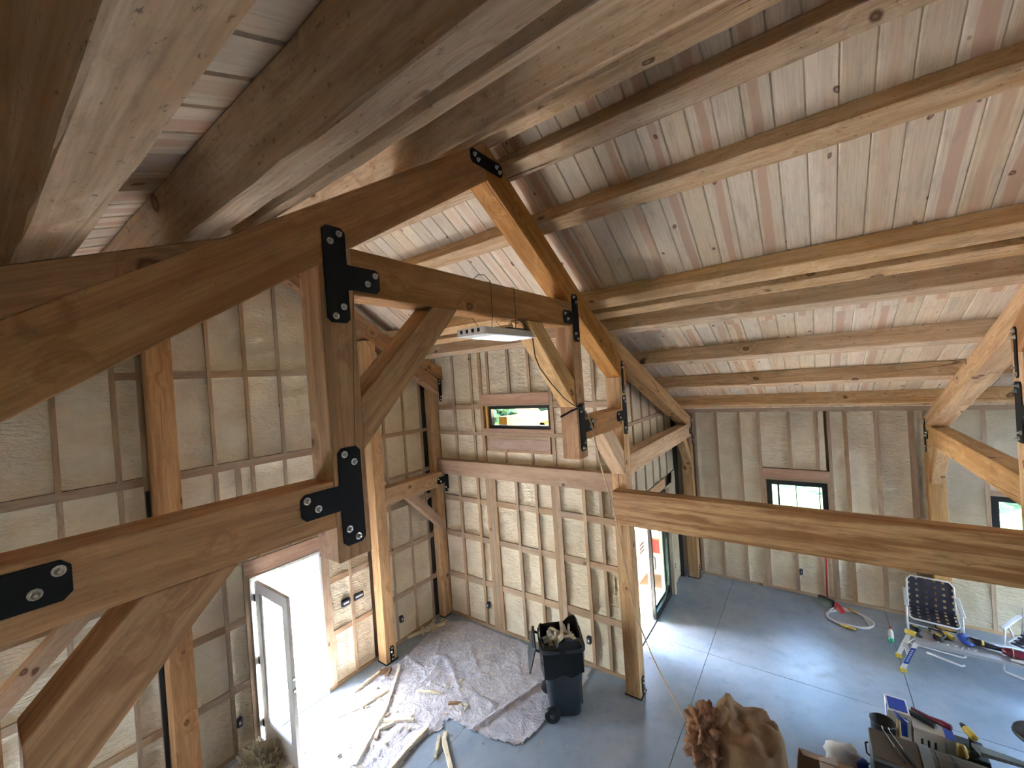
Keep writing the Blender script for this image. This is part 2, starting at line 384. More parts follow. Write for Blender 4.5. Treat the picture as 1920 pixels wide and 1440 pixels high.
# ------------------------------------------------------------------ walls
def wall_frame(kind):
    if kind == 'left':  return lambda u, d, z: Vector((XL+d, u, z))
    if kind == 'mid':   return lambda u, d, z: Vector((u, YM-d, z))
    if kind == 'slide': return lambda u, d, z: Vector((XS+d, u, z))
    if kind == 'right': return lambda u, d, z: Vector((u, YE-d, z))
class Wall:
    def __init__(s, name, kind, us, zs, holes, top, d0=-.17, d1=-.12):
        s.P = wall_frame(kind); s.kind = kind; s.top = top
        vs_, fs = [], []
        us = sorted(set(us)); zs = sorted(set(zs))
        for a, b in zip(us, us[1:]):
            for c, d in zip(zs, zs[1:]+[None]):
                m = ((a+b)/2, (c+d)/2 if d else c+.01)
                if any(h[0] < m[0] < h[1] and h[2] < m[1] < h[3] for h in holes): continue
                ta, tb = (d, d) if d else (top(a), top(b))
                if d: ta = min(ta, top(a)); tb = min(tb, top(b))
                if max(ta, tb) <= c+.001: continue
                k = len(vs_)
                for dd in (d0, d1):
                    vs_ += [s.P(a, dd, c), s.P(b, dd, c), s.P(b, dd, tb), s.P(a, dd, ta)]
                fs += [tuple(k+i for i in f) for f in BF]
        s.o = tag(obj_world(name, vs_, fs, 'sheath'), kind='structure')
    def piece(s, name, u0, u1, z0, z1, mat='stud', d0=-.12, d1=0.0, grain=None, z1b=None):
        za, zb = z1, (z1b if z1b is not None else z1)
        v = [s.P(u0, d0, z0), s.P(u1, d0, z0), s.P(u1, d1, z0), s.P(u0, d1, z0), s.P(u0, d0, za), s.P(u1, d0, zb), s.P(u1, d1, zb), s.P(u0, d1, za)]
        g = grain or ('z' if (z1-z0) > abs(u1-u0) else 'u')
        ax = (0, 0, 1) if g == 'z' else (s.P(1, 0, 0)-s.P(0, 0, 0))
        return obj_world(name, v, BF, mat, s.o, axes_from(ax), 0.0)
    def stud(s, u0, u1, z0, z1=None, name='stud'):
        if z1 is None: s.piece(name, u0, u1, z0, s.top(u0)-.02, z1b=s.top(u1)-.02)
        else: s.piece(name, u0, u1, z0, z1)
    def foam(s, u0, u1, z0, z1, rec=.045, mat='foam', z1b=None, amp=.015, lump=1.0):
        """one sprayed cell: coved edges, lumpy middle"""
        z1b = z1 if z1b is None else z1b
        if u1-u0 < .03 or max(z1, z1b)-z0 < .03: return
        nu = max(4, min(9, int((u1-u0)/.05))); nv = max(4, min(26, int((max(z1, z1b)-z0)/.06)))
        sd = R.uniform(0, 100); vs_, fs = [], []; rc = rec*R.uniform(.75, 1.25)
        tilt = R.uniform(-.012, .012)
        for j in range(nv+1):
            for i in range(nu+1):
                a = i/nu; b = j/nv; u = u0+(u1-u0)*a; zt = z1+(z1b-z1)*a; z = z0+(zt-z0)*b
                e = min(a*(u1-u0), (1-a)*(u1-u0), b*(zt-z0), (1-b)*(zt-z0))
                cove = max(0, 1-e/.05)**2
                nz = noise.noise(Vector((u*5+sd, z*6, sd)))*amp*1.6+noise.noise(Vector((u*9+sd, z*24, sd)))*amp*1.1*lump
                nz += lump*.010*max(0, noise.noise(Vector((sd*3, z*2.3, u*.8))))
                d = -rc*(1-.55*cove)+nz*(1-.8*cove)+tilt*(a-.5)*2*(1-cove)
                vs_.append(s.P(u, min(d, -.004), z))
        for j in range(nv):
            for i in range(nu):
                k = j*(nu+1)+i; fs.append((k, k+1, k+nu+2, k+nu+1))
        obj_world('foam_panel', vs_, fs, mat, s.o, None, 0, True)
    def fill(s, bays, zs, mat='foam', rec=.045, lump=1.0):
        for u0, u1 in bays:
            for z0, z1 in zs:
                if z1 is None: s.foam(u0, u1, z0, s.top(u0)-.03, rec, mat, s.top(u1)-.03, lump=lump)
                else: s.foam(u0, u1, z0, z1, rec, mat, lump=lump)
    def blocks(s, bays, zz, name='blocking', mat='stud'):
        for u0, u1 in bays:
            for z0, z1 in zz: s.piece(name, u0, u1, z0+R.uniform(-.008, .008), z1+R.uniform(-.008, .008), mat, grain='u', d1=R.uniform(-.012, -.002))
    def outlet(s, u, z, w_=.06, h=.10):
        o = s.piece('outlet_box', u-w_/2, u+w_/2, z-h/2, z+h/2, 'box', -.05, .006)
        s.piece('outlet_hole', u-w_/2+.018, u+w_/2-.018, z-h/2+.03, z+h/2-.03, 'white_plastic', .004, .009)

# ---- wall_left : gable wall with the glazed door
LT = lambda u: ceil(u)-.01
wl_ = Wall('wall_left', 'left', [-4.0, -1.5, -.45, 0, .789, 1.5, 2.15, YC, 3.10, 3.7, 4.588, 5.2, 5.69], [0, 2.122, 3.6], [(2.15, 3.10, -1, 2.122), (-1.5, -.45, -1, 2.122)], LT)  # second hole is an unseen opening, added to bring in more light
wl_.piece('plate', -.6, 2.10, 0, .05, grain='u'); wl_.piece('plate', 3.12, 5.5, 0, .05, grain='u')
wl_.piece('plate', -.6, 1.22, 3.56, 3.655, grain='u', d1=.002); wl_.piece('plate', 1.47, 3.91, 3.56, 3.655, grain='u', d1=.002); wl_.piece('plate', 4.13, 5.36, 3.60, 3.66, grain='u', d1=.002)
B1, B2, B3 = (.76, .845), (1.555, 1.645), (2.32, 2.41)
lowz = [(.05, .76), (.845, 1.555), (1.645, 2.32), (2.41, 3.56)]
for a, b in [(.545, .59), (.985, 1.03), (1.20, 1.235)]: wl_.stud(a, b, .05, 3.56)
for a, b in [(1.855, 1.90), (2.085, 2.15)]: wl_.stud(a, b, .05, 3.56)
for a, b in [(3.10, 3.155), (3.155, 3.225), (3.54, 3.585), (4.355, 4.40), (4.785, 4.83), (5.19, 5.235)]: wl_.stud(a, b, .05, 3.56 if a < 4 else 3.6)
for a, b in [(2.27, 2.315), (2.68, 2.725)]: wl_.stud(a, b, 2.34, 3.56)
bl = [(-.55, .10), (.10, .545), (.59, .985), (1.03, 1.2), (1.47, 1.855), (1.90, 2.085), (3.225, 3.54), (3.585, 3.905)]
br = [(4.13, 4.355), (4.40, 4.785), (4.83, 5.19), (5.235, 5.37)]
wl_.fill(bl, lowz); wl_.fill(br, lowz[:3]+[(2.41, 2.86), (2.90, 3.60)], lump=.5)
wl_.blocks(bl, (B1, B2, B3)); wl_.blocks(br, (B1, B2, B3, (2.86, 2.905)))
wl_.fill([(2.15, 2.27), (2.315, 2.68), (2.725, 3.10)], [(2.345, 3.56)])
wl_.piece('header', 2.10, 3.16, 2.175, 2.34, 'header', grain='u', d1=.006); wl_.piece('header', 2.14, 3.11, 2.122, 2.172, 'header', grain='u', d1=.004)
for a, b in [(.545, .59), (.985, 1.03), (1.20, 1.235), (1.86, 1.90), (2.265, 2.31), (2.685, 2.73), (3.105, 3.15), (3.53, 3.575), (4.355, 4.40), (4.785, 4.83), (5.19, 5.235)]: wl_.stud(a, b, 3.655)
up = [(.10, .545), (.59, .985), (1.03, 1.2), (1.47, 1.86), (1.90, 2.265), (2.31, 2.685), (2.73, 3.105), (3.15, 3.53), (3.575, 3.905), (4.13, 4.355)]
wl_.fill(up[:2], [(3.66, None)]); wl_.fill(up[2:9], [(3.66, 4.74), (4.825, None)]); wl_.blocks(up[2:9], [(4.74, 4.825)])
wl_.fill([(4.13, 4.355), (4.40, 4.785), (4.83, 5.19)], [(3.665, None)], lump=.5)
wl_.piece('dark_gap', 5.24, 5.37, .05, 4.6, 'gap', -.12, -.02)
wl_.piece('dark_gap', 1.205, 1.24, .05, 3.5, 'gap', -.01, .004)
for u, z, a, b in [(1.935, .385, .06, .10), (4.47, .39, .06, .10), (3.455, 1.175, .13, .09), (3.68, 1.178, .16, .09)]: wl_.outlet(u, z, a, b)

# ---- wall_back : tall wall with the clerestory window, seen beyond the bin
wm_ = Wall('wall_back', 'mid', [-6.15, -4.66, -3.30, -2.33], [0, 3.62, 4.05], [(-4.66, -3.30, 3.62, 4.05)], lambda u: 5.04)
wm_.piece('plate', -5.88, -2.28, 0, .05, grain='u'); wm_.piece('plate', -5.95, -2.28, 4.99, 5.04, grain='u')
DBL = (-4.785, -4.555); D6 = (-3.42, -3.265)
for a, b in [(-5.455, -5.40), (-5.0, -4.945), (-4.785, -4.715), (-4.712, -4.635), (-4.632, -4.555), (-4.135, -4.08), (-3.735, -3.685), (-3.42, -3.345), (-3.342, -3.265), (-2.875, -2.825)]: wm_.stud(a, b, .05, 2.80)
mb = [(-5.87, -5.455), (-5.40, -5.0), (-4.945, -4.785), (-4.555, -4.135), (-4.08, -3.735), (-3.685, -3.42), (-3.265, -2.875), (-2.825, -2.385)]
wm_.fill(mb, [(.05, .745), (.85, 1.545), (1.65, 2.25), (2.345, 2.80)], rec=.075); wm_.blocks(mb, [(.745, .85), (1.545, 1.65), (2.25, 2.345)])
for u, z in [(-4.93, .40), (-2.93, .40)]: wm_.outlet(u, z, .06, .1)
for a, b in [(-5.455, -5.40), (-5.0, -4.945), (-4.79, -4.72), (-3.345, -3.285), (-2.875, -2.825)]: wm_.stud(a, b, 3.03, 4.99)
for a, b in [(-4.60, -4.545), (-4.15, -4.095), (-3.735, -3.685)]: wm_.stud(a, b, 4.24, 4.99)
wm_.piece('sill_plate', -5.87, -2.30, 3.51, 3.57, grain='u', d1=.004); wm_.piece('sill_plate', -4.72, -3.30, 3.572, 3.635, 'header', grain='u', d1=.002)
wm_.piece('header', -4.72, -3.34, 4.06, 4.236, 'header', grain='u', d1=.008); wm_.piece('header', -4.72, -3.34, 4.03, 4.057, 'stud', grain='u', d1=.004)
wm_.piece('header', -4.67, -3.37, 3.28, 3.46, 'header', grain='u', d1=.008); wm_.piece('plate', -4.67, -3.37, 3.462, 3.508, grain='u', d1=.004); wm_.piece('plate', -4.67, -3.37, 3.235, 3.277, grain='u', d1=.004)
ub = [(-5.87, -5.455), (-5.40, -5.0), (-4.945, -4.79)]
wm_.fill(ub, [(3.03, 3.51), (3.57, 3.98), (4.07, 4.99)]); wm_.blocks(ub, [(3.98, 4.07)])
wm_.fill([(-4.72, -4.60), (-4.545, -4.15), (-4.095, -3.735), (-3.685, -3.345)], [(4.24, 4.99)])
wm_.fill([(-4.72, -4.3), (-4.26, -3.75), (-3.71, -3.345)], [(3.03, 3.235)])
ur = [(-3.285, -2.875), (-2.825, -2.30)]
wm_.fill(ur, [(3.03, 3.51), (3.57, 3.98), (4.07, 4.99)]); wm_.blocks(ur, [(3.98, 4.07)])
for u in (-4.30, -3.75): wm_.stud(u, u+.04, 3.03, 3.235)

# ---- wall_side : return wall with the sliding door
wside = Wall('wall_side', 'slide', [5.56, 6.30, 8.20, 8.9, 9.5], [0, 2.11], [(6.30, 8.20, -1, 2.11)], lambda u: ceil(u)-.01)
wside.piece('header', 6.25, 8.30, 2.115, 2.30, 'timber_pale', grain='u', d1=.004)
wside.piece('plate', 5.6, 9.1, 3.56, 3.62, grain='u', d1=.003)
for a in (6.71, 7.19, 7.62, 8.05, 8.5): wside.stud(a, a+.04, 2.30, 3.56); wside.stud(a, a+.04, 3.62)
sbays = [(5.6, 6.30), (6.30, 6.71), (6.75, 7.19), (7.23, 7.62), (7.66, 8.05), (8.09, 8.5), (8.54, 9.05)]
wside.fill(sbays, [(2.31, 3.56), (3.625, None)], amp if False else 'foam')
wside.fill([(5.6, 6.26)], [(.05, 2.3)])
wside.piece('jamb_foam', 8.22, 8.30, 0, 2.11, 'foam', -.12, .09); wside.foam(8.30, 8.78, .03, 2.11, .0, lump=.3); wside.foam(8.80, 9.06, .03, 2.3, .03, lump=.3)
wside.piece('dark_gap', 9.06, 9.12, .0, 3.6, 'gap', -.1, .06); wside.outlet(8.62, .40, .05, .09)

# ---- wall_right : long low wall beyond the big room
we_ = Wall('wall_right', 'right', [-2.56, -.80, .20, 2.17, 3.15, 4.7], [0, .98, 2.16], [(-.80, .20, .98, 2.16), (2.17, 3.15, .98, 2.16)], lambda u: 3.54)
we_.piece('plate', -2.1, 1.45, 0, .045, grain='u', d1=.01); we_.piece('plate', 1.66, 4.6, 0, .045, grain='u', d1=.01)
we_.piece('top_plate', -2.3, 4.6, 3.535, 3.575, grain='u', d1=.03); we_.piece('top_plate', -2.3, 4.6, 3.50, 3.535, grain='u', d1=.01)
for a, b in [(-1.66, -1.615), (-1.235, -1.19), (-.90, -.845), (.21, .26), (.44, .50), (.86, .925), (1.29, 1.37)]: we_.stud(a, b, .045, 3.5)
for a, b in [(-.845, -.80), (.165, .21)]: we_.stud(a, b, .045, 2.20)
for a, b in [(-.40, -.345), (.02, .07)]: we_.stud(a, b, 2.40, 3.5); we_.stud(a, b, .045, .93)
we_.piece('header', -.845, .21, 2.215, 2.385, 'header', grain='u', d1=.006); we_.piece('header', -.845, .21, 2.165, 2.212, 'stud', grain='u', d1=.004); we_.piece('sill_plate', -.80, .165, .93, .98, grain='u')
we_.piece('foam_strip', .075, .165, 2.40, 3.5, 'foam', -.10, -.015)
we_.piece('foam_strip', -2.09, -2.03, .05, 3.5, 'stud', -.10, -.0)
ebays = [(-2.03, -1.66), (-1.615, -1.235), (-1.19, -.90), (.26, .44), (.50, .86), (.925, 1.29), (1.37, 1.47)]
we_.fill(ebays[:3], [(.045, 3.5)], rec=.035, lump=.4); we_.fill(ebays[3:], [(.045, 3.5)], rec=.06, lump=.6)
we_.fill([(-.845, -.40), (-.345, .02)], [(2.40, 3.5)], rec=.05, lump=.5); we_.fill([(-.80, -.40), (-.345, .02), (.07, .165)], [(.045, .93)], rec=.04, lump=.5)
we_.fill([(1.66, 2.12)], [(.045, 3.5)], rec=.012, mat='foam_grey', lump=.2); we_.fill([(2.17, 3.15)], [(.045, .93), (2.25, 3.5)], rec=.012, mat='foam_grey', lump=.2); we_.fill([(3.2, 4.6)], [(.045, 3.5)], rec=.012, mat='foam_grey', lump=.2)
we_.piece('stud', 2.12, 2.17, .045, 3.5); we_.piece('stud', 3.15, 3.2, .045, 3.5); we_.piece('header', 2.17, 3.15, 2.16, 2.25, 'stud', grain='u')
we_.outlet(-.315, .42, .05, .1)

# ---- the unseen sides; the end wall's opening is added to let daylight in
def plain_wall(name, rects, axis, c0, c1):
    vs_, fs = [], []
    for a, b, z0, z1 in rects:
        k = len(vs_)
        for cc in (c0, c1):
            pts = [(a, z0), (b, z0), (b, z1), (a, z1)]
            vs_ += [((cc, p, z) if axis == 'x' else (p, cc, z)) for p, z in pts]
        fs += [tuple(k+i for i in f) for f in BF]
    return tag(obj_world(name, vs_, fs, 'foam_grey'), kind='structure')
plain_wall('wall_front', [(-6.15, 4.7, 0, 3.45)], 'y', -4.15, -4.0)
plain_wall('wall_end', [(-4.0, 6.2, 0, 3.5), (8.2, 9.5, 0, 3.5), (6.2, 8.2, 2.1, 3.5), (-2.0, 7.4, 3.5, 4.4), (-.6, 6.0, 4.4, 4.95), (.8, 4.6, 4.95, 5.9), (2.0, 3.4, 5.9, 6.4)], 'x', 4.7, 4.85)

tag(box('loft_light_block', (-5.7, -3.98, 2.72), (4.68, -.16, 2.90), 'sheath'), kind='structure')  # unseen deck, added to block light rising from the west floor
# ------------------------------------------------------------------ ceiling: decks and tongue-and-groove boards
def ceiling_slope(pts, x0, x1, label):
    """pts: (y,z) top and bottom of one slope at board underside; boards run down the slope"""
    (y0, z0), (y1, z1) = pts; d = Vector((0, y1-y0, z1-z0)); L = d.length; d.normalize()
    nrm = Vector((0, -d.z, d.y));
    if nrm.z < 0: nrm = -nrm
    c0, c1 = Vector((0, y0, z0)), Vector((0, y1, z1))
    dk = []
    for off in (.022, .10):
        for x, c in ((x0, c0), (x1, c0), (x1, c1), (x0, c1)): dk.append(c+Vector((x, 0, 0))+nrm*off)
    deck = tag(obj_world('ceiling', dk, BF, 'sheath'), kind='structure')
    # one shared board mesh
    wd = .1776; hw = wd/2-.0008; t = .02; v = .009
    prof = [(-hw, v), (-hw+v, 0), (hw-v, 0), (hw, v), (hw, t), (-hw, t)]
    y_ax = nrm.cross(d); A = Matrix((d, y_ax, nrm)).transposed()
    me = mesh_from([(-L/2, a, b) for a, b in prof]+[(L/2, a, b) for a, b in prof],
                   [tuple(range(5, -1, -1)), tuple(range(6, 12))]+[(i, (i+1) % 6, (i+1) % 6+6, i+6) for i in range(6)], False, 'ceiling_board')
    me.materials.append(M['board'])
    n0 = math.ceil((x0-.694)/wd); k = n0
    while .694+k*wd+wd/2 < x1:
        cx = .694+k*wd
        link('ceiling_board', me, None, Matrix.Translation((c0+c1)/2+Vector((cx, 0, 0))) @ A.to_4x4(), deck); k += 1
XR = 4.7
zr = 6.44+.2266; zb = zr-.65*1.90; sbo = lambda y: 5.192+.22-.385*(abs(y-YC)-1.902)
ceiling_slope([(YC, zr), (YC+1.905, zb)], -6.2, XR, 'r')
ceiling_slope([(YC, zr), (YC-1.905, zb)], -6.2, XR, 'l')
ceiling_slope([(YC+1.902, sbo(YC+1.902)), (5.75, sbo(5.75))], -6.2, XR, 'r2')
ceiling_slope([(5.75, sbo(5.75)), (9.62, sbo(9.62))], -2.62, XR, 'r3')
ceiling_slope([(YC-1.902, sbo(YC-1.902)), (-4.2, sbo(-4.2))], -6.2, XR, 'l2')

# ------------------------------------------------------------------ purlins and ridge
def purlin(y, zbot, slope, x0, x1, h, label, wd=.152, group=None, mat='purlin'):
    """y,zbot = the lower-camera-side bottom edge; slope = dz/dy of the roof"""
    s = Vector((0, 1, slope)).normalized(); nrm = Vector((0, -s.z, s.y))
    c = Vector((0, y, zbot))+s*(wd/2)+nrm*(h/2)
    o = beam('purlin', c+Vector((x0, 0, 0)), c+Vector((x1, 0, 0)), wd, h, mat, None, nrm, .0028, .007, .18)
    tag(o, label, 'roof beam', group); return o
PX0, PX1 = -6.1, 4.65
for y, lab in [(2.899, 'rough purlin just right of the ridge beam, highest of the right slope'), (3.427, 'rough purlin on the right slope, second below the ridge, above the apex plate'), (4.43, 'rough purlin on the right slope, last above the change of roof pitch')]:
    purlin(y, rt(y), -.65, PX0, PX1, .186, lab)
for y, lab in [(4.614, 'purlin in the dark slot at the change of pitch on the right slope'), (5.056, 'rough purlin on the right lower slope, first below the change of pitch')]:
    purlin(y, sb(y), -.385, PX0, PX1, .205, lab)
for y, lab in [(6.21, 'rough purlin in the middle of the right lower slope, with a long crack'), (7.325, 'rough purlin on the right lower slope, last but one before the low wall'), (8.41, 'lowest rough purlin of the right slope, right above the low foam wall')]:
    purlin(y, sb(y), -.385, -2.45, PX1, .205, lab)
for y, lab in [(2.355, 'thin-looking purlin just left of the ridge beam, highest of the left slope'), (1.87, 'cracked purlin on the left slope, second below the ridge'), (.8485, 'purlin in the dark slot on the left slope, above the change of pitch')]:
    purlin(y, rt(y), .65, PX0, PX1, .186, lab)
for y, lab in [(.5845, 'big dark purlin overhead at the left, with a split along its side and pale underside'), (.134, 'nearest purlin at the upper left corner, pale knotty underside')]:
    purlin(y, sb(y), .385, PX0, PX1, .205, lab)
purlin(-1.0, sb(-1.0), .385, PX0, PX1, .205, 'purlin on the left lower slope behind the viewer'); purlin(-2.1, sb(-2.1), .385, PX0, PX1, .205, 'lowest purlin on the left lower slope behind the viewer')
tag(beam('ridge_beam', (PX0, YC, 6.42+.11), (PX1, YC, 6.42+.11), .165, .22, 'purlin', None, (0, 0, 1), .003, .007, .18), 'level ridge beam of rough timber at the peak of the roof', 'roof beam')

# ------------------------------------------------------------------ steel plates
BOLT = None
def bolt_mesh():
    v, f = [], []
    def ring(r, z, n=6):
        k = len(v)
        for i in range(n): t = 2*PI*i/n; v.append((z, r*math.cos(t), r*math.sin(t)))
        return k
    a = ring(.019, 0, 10); b = ring(.019, .003, 10)
    for i in range(10): f.append((a+i, a+(i+1) % 10, b+(i+1) % 10, b+i))
    f.append(tuple(b+i for i in range(10)))
    c = ring(.0125, .003); d = ring(.0125, .014); e = ring(.006, .024)
    for i in range(6): f.append((c+i, c+(i+1) % 6, d+(i+1) % 6, d+i)); f.append((d+i, d+(i+1) % 6, e+(i+1) % 6, e+i))
    f.append(tuple(e+i for i in range(6)))
    me = mesh_from(v, f, False, 'bolt'); me.materials.append(M['zinc']); return me
BOLT = bolt_mesh()
def plate_x(poly, x, bolts, parent, side=1, t=.009):
    o = prism_x('steel_plate', poly, x, x+side*t, 'black_steel', parent, (0, 1), .0015)
    for y, z in bolts:
        link('bolt', BOLT, None, Matrix.Translation((x+side*t, y, z)) @ (Matrix.Identity(4) if side > 0 else Matrix.Rotation(PI, 4, 'Z')) @ Matrix.Rotation(R.uniform(0, 1), 4, 'X'), o)
    return o
def t_plate(yc, z0, z1, armz0, armz1, armdir, armlen, x, parent, side=1, hw=.0675, c=.024):
    """T plate: vertical stem at yc, arm towards armdir"""
    s = armdir; e = yc+s*armlen; i = yc+s*hw; o = yc-s*hw
    poly = [(o, z0+c), (o+s*c, z0), (i-s*c, z0), (i, z0+c), (i, armz0), (e-s*c, armz0), (e, armz0+c), (e, armz1-c), (e-s*c, armz1), (i, armz1), (i, z1-c), (i-s*c, z1), (o+s*c, z1), (o, z1-c)]
    if s < 0: poly = poly[::-1]
    m = (armz0+armz1)/2
    b = [(yc+s*.03, z1-.035), (yc-s*.025, z1-.085), (yc+s*.03, z0+.09), (yc-s*.02, z0+.035), (e-s*.03, m+.035), (e-s*.085, m-.02)]
    return plate_x(poly, x, b, parent, side)
def strap_x(yc, z0, z1, x, parent, hw=.03, side=1):
    c = .02; poly = [(yc-hw, z0+c), (yc-hw+c, z0), (yc+hw-c, z0), (yc+hw, z0+c), (yc+hw, z1-c), (yc+hw-c, z1), (yc-hw+c, z1), (yc-hw, z1-c)]
    return plate_x(poly, x, [(yc, z0+.035), (yc+.012, z0+.09), (yc, z1-.035), (yc-.012, z1-.09)], parent, side)

# ------------------------------------------------------------------ trusses
def brace_poly(y0, z0, y1, z1, y2, z2, y3, z3): return [(y0, z0), (y1, z1), (y2, z2), (y3, z3)]
def truss(name, x0, x1, label, mat, plates=True, braces=True, faces=(1,)):
    t = thing(name, ((x0+x1)/2, YC, 5.0), label, 'truss')
    xl, xr = x0+.004, x1-.004
    # rafters, butting at a plumb seam under the ridge
    for s in (-1, 1):
        e = YC+s*2.835
        poly = [(YC, 6.12), (YC, 6.44), (e, rt(e)), (e, rb(e))]
        prism_x('rafter', poly, x0, x1, mat, t, (s, -.65))
    hp = [(1.172, 1.372), (mir(1.372), mir(1.172))]
    for a, b in hp:
        za, zb_ = rb(a), rb(b)
        prism_x('hanging_post', [(a, 3.536), (b, 3.536), (b, zb_), (a, za)], x0, x1, mat, t, (0, 1))
    prism_x('collar_beam', [(1.372, 5.0), (mir(1.372), 5.0), (mir(1.372), 5.266), (1.372, 5.266)], xl, xr, mat, t, (1, 0))
    for s in (-1, 1):
        a, b = (1.172, .04) if s < 0 else (mir(1.172), mir(.075))
        lo, hi = min(a, b), max(a, b)
        prism_x('hammer_beam', [(lo, 3.73), (hi, 3.73), (hi, 3.98), (lo, 3.98)], xl, xr, mat, t, (1, 0))
    f = lambda y, s: y if s < 0 else mir(y)
    for s in (-1, 1):
        # collar braces
        p = [(2.02, 5.0), (2.245, 5.0), (1.372, 4.10), (1.372, 4.41)] if False else [(1.98, 4.998), (2.225, 4.998), (1.374, 4.115), (1.374, 4.41)]
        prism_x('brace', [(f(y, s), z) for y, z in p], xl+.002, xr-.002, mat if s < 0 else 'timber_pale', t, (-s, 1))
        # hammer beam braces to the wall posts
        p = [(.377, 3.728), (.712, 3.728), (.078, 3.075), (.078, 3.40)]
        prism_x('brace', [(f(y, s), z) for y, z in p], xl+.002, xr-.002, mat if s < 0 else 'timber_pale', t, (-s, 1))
    if plates:
        for sd in faces:
            x = x1 if sd > 0 else x0
            t_plate(1.2675, 4.832, 5.36, 5.022, 5.162, 1, .278, x, t, sd); t_plate(mir(1.2675), 4.832, 5.36, 5.022, 5.162, -1, .278, x, t, sd)
            t_plate(1.2675, 3.615, 4.147, 3.815, 3.949, -1, .279, x, t, sd); t_plate(mir(1.2675), 3.615, 4.147, 3.815, 3.949, 1, .279, x, t, sd)
            t_plate(-.03, 3.615, 4.147, 3.815, 3.952, 1, .242, x, t, sd); t_plate(mir(-.03), 3.615, 4.147, 3.815, 3.949, -1, .279, x, t, sd)
            strap_x(mir(-.03), 4.175, 4.62, x, t, .03, sd)
            c = .025; a, b, zl, zh = 2.485, 2.895, 6.20, 6.315
            plate_x([(a, zl+c), (a+c, zl), (b-c, zl), (b, zl+c), (b, zh-c), (b-c, zh), (a+c, zh), (a, zh-c)], x, [(2.53, 6.27), (2.57, 6.24), (2.81, 6.27), (2.85, 6.24)], t, sd)
    return t
truss('timber_truss', XA0, XA1, 'large timber roof truss with black T plates spanning the middle of the room', 'timber', True)
truss('timber_truss', XB0, XB1, 'timber roof truss at the right edge of the picture', 'timber', True, faces=(-1,))

def post(x0, x1, y0, y1, ztop, label, mat='timber', plate='x', name='timber_post'):
    t = thing(name, ((x0+x1)/2, (y0+y1)/2, 0), label, 'post')
    beam('post', ((x0+x1)/2, (y0+y1)/2, .012), ((x0+x1)/2, (y0+y1)/2, ztop), x1-x0, y1-y0, mat, t, (0, 1, 0), .0012, .006, .4)
    box('base_plate', (x0-.012, y0-.012, 0), (x1+.012, y1+.012, .012), 'black_steel', t)
    ym = (y0+y1)/2; xm = (x0+x1)/2
    if plate == 'x': strap_x(ym+.01, .012, .26, x1, t, .04)
    elif plate == 'y':
        f = Matrix(((1, 0, 0, xm), (0, 0, 1, y1), (0, 1, 0, 0), (0, 0, 0, 1)))
        c = .02; extrude('steel_plate', [(-.045, .012), (.045, .012), (.045, .24), (.045-c, .26), (-.045+c, .26), (-.045, .24)], 0, .009, 'black_steel', f, t)
    return t
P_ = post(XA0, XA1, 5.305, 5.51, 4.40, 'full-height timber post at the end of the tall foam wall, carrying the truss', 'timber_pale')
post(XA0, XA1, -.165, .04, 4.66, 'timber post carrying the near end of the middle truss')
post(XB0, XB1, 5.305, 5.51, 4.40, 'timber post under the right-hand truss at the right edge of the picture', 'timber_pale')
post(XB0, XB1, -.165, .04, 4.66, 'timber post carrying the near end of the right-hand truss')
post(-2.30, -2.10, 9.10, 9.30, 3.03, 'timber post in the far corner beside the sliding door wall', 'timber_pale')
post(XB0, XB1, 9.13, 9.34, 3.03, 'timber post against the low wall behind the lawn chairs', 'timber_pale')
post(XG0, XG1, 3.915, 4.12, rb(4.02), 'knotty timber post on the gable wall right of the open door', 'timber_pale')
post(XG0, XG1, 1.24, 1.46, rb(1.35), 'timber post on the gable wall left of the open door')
post(-6.085, -5.88, 5.355, 5.56, 4.40, 'timber post in the corner of the gable wall and the tall wall', 'timber_pale', 'y')

# lean-to rafters with their tie beams and braces
def lean_to(x0, x1, side, label, mat='timber_pale', tie=True):
    g = (lambda y: y) if side > 0 else mir
    t = thing('lean_to_frame', ((x0+x1)/2, g(7.2), 3.3), label, 'rafter frame')
    lowy = 9.39
    top = lambda y: 5.192-.385*(y-4.591)
    poly = [(4.595, 5.192), (lowy, top(lowy)), (lowy, 3.315), (8.80, 3.315), (5.515, top(5.515)-.262), (5.515, rt(5.515)+.002)]
    poly = [(4.595, 5.190), (lowy, top(lowy)), (lowy, 3.315), (8.79, 3.315), (5.62, top(5.62)-.26), (5.53, rt(5.53)+.004)]
    prism_x('rafter', [(g(y), z) for y, z in poly], x0, x1, mat, t, (side, -.385))
    if tie:
        ya, yb = 5.512, 9.30
        prism_x('tie_beam', [(g(ya), 3.035), (g(yb), 3.035), (g(yb), 3.312), (g(ya), 3.312)], x0, x1, mat, t, (1, 0))
        prism_x('brace', [(g(y), z) for y, z in [(8.55, 3.033), (8.80, 3.033), (9.128, 2.60), (9.128, 2.35)]], x0+.03, x1-.03, mat, t, (1, -1))
        t_plate(g(9.15), 2.86, 3.40, 3.09, 3.22, -side, .20, x1 if x0 < 0 else x0, t, 1 if x0 < 0 else -1, .045)
    return t
lean_to(XA0, XA1, 1, 'lower rafter and tie beam running from the middle truss to the far corner post')
lean_to(XB0, XB1, 1, 'lower rafter and tie beam at the right, landing on the post behind the chairs')
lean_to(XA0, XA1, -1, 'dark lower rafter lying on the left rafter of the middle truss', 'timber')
lean_to(XB0, XB1, -1, 'lower rafter behind the viewer at the right', 'timber')

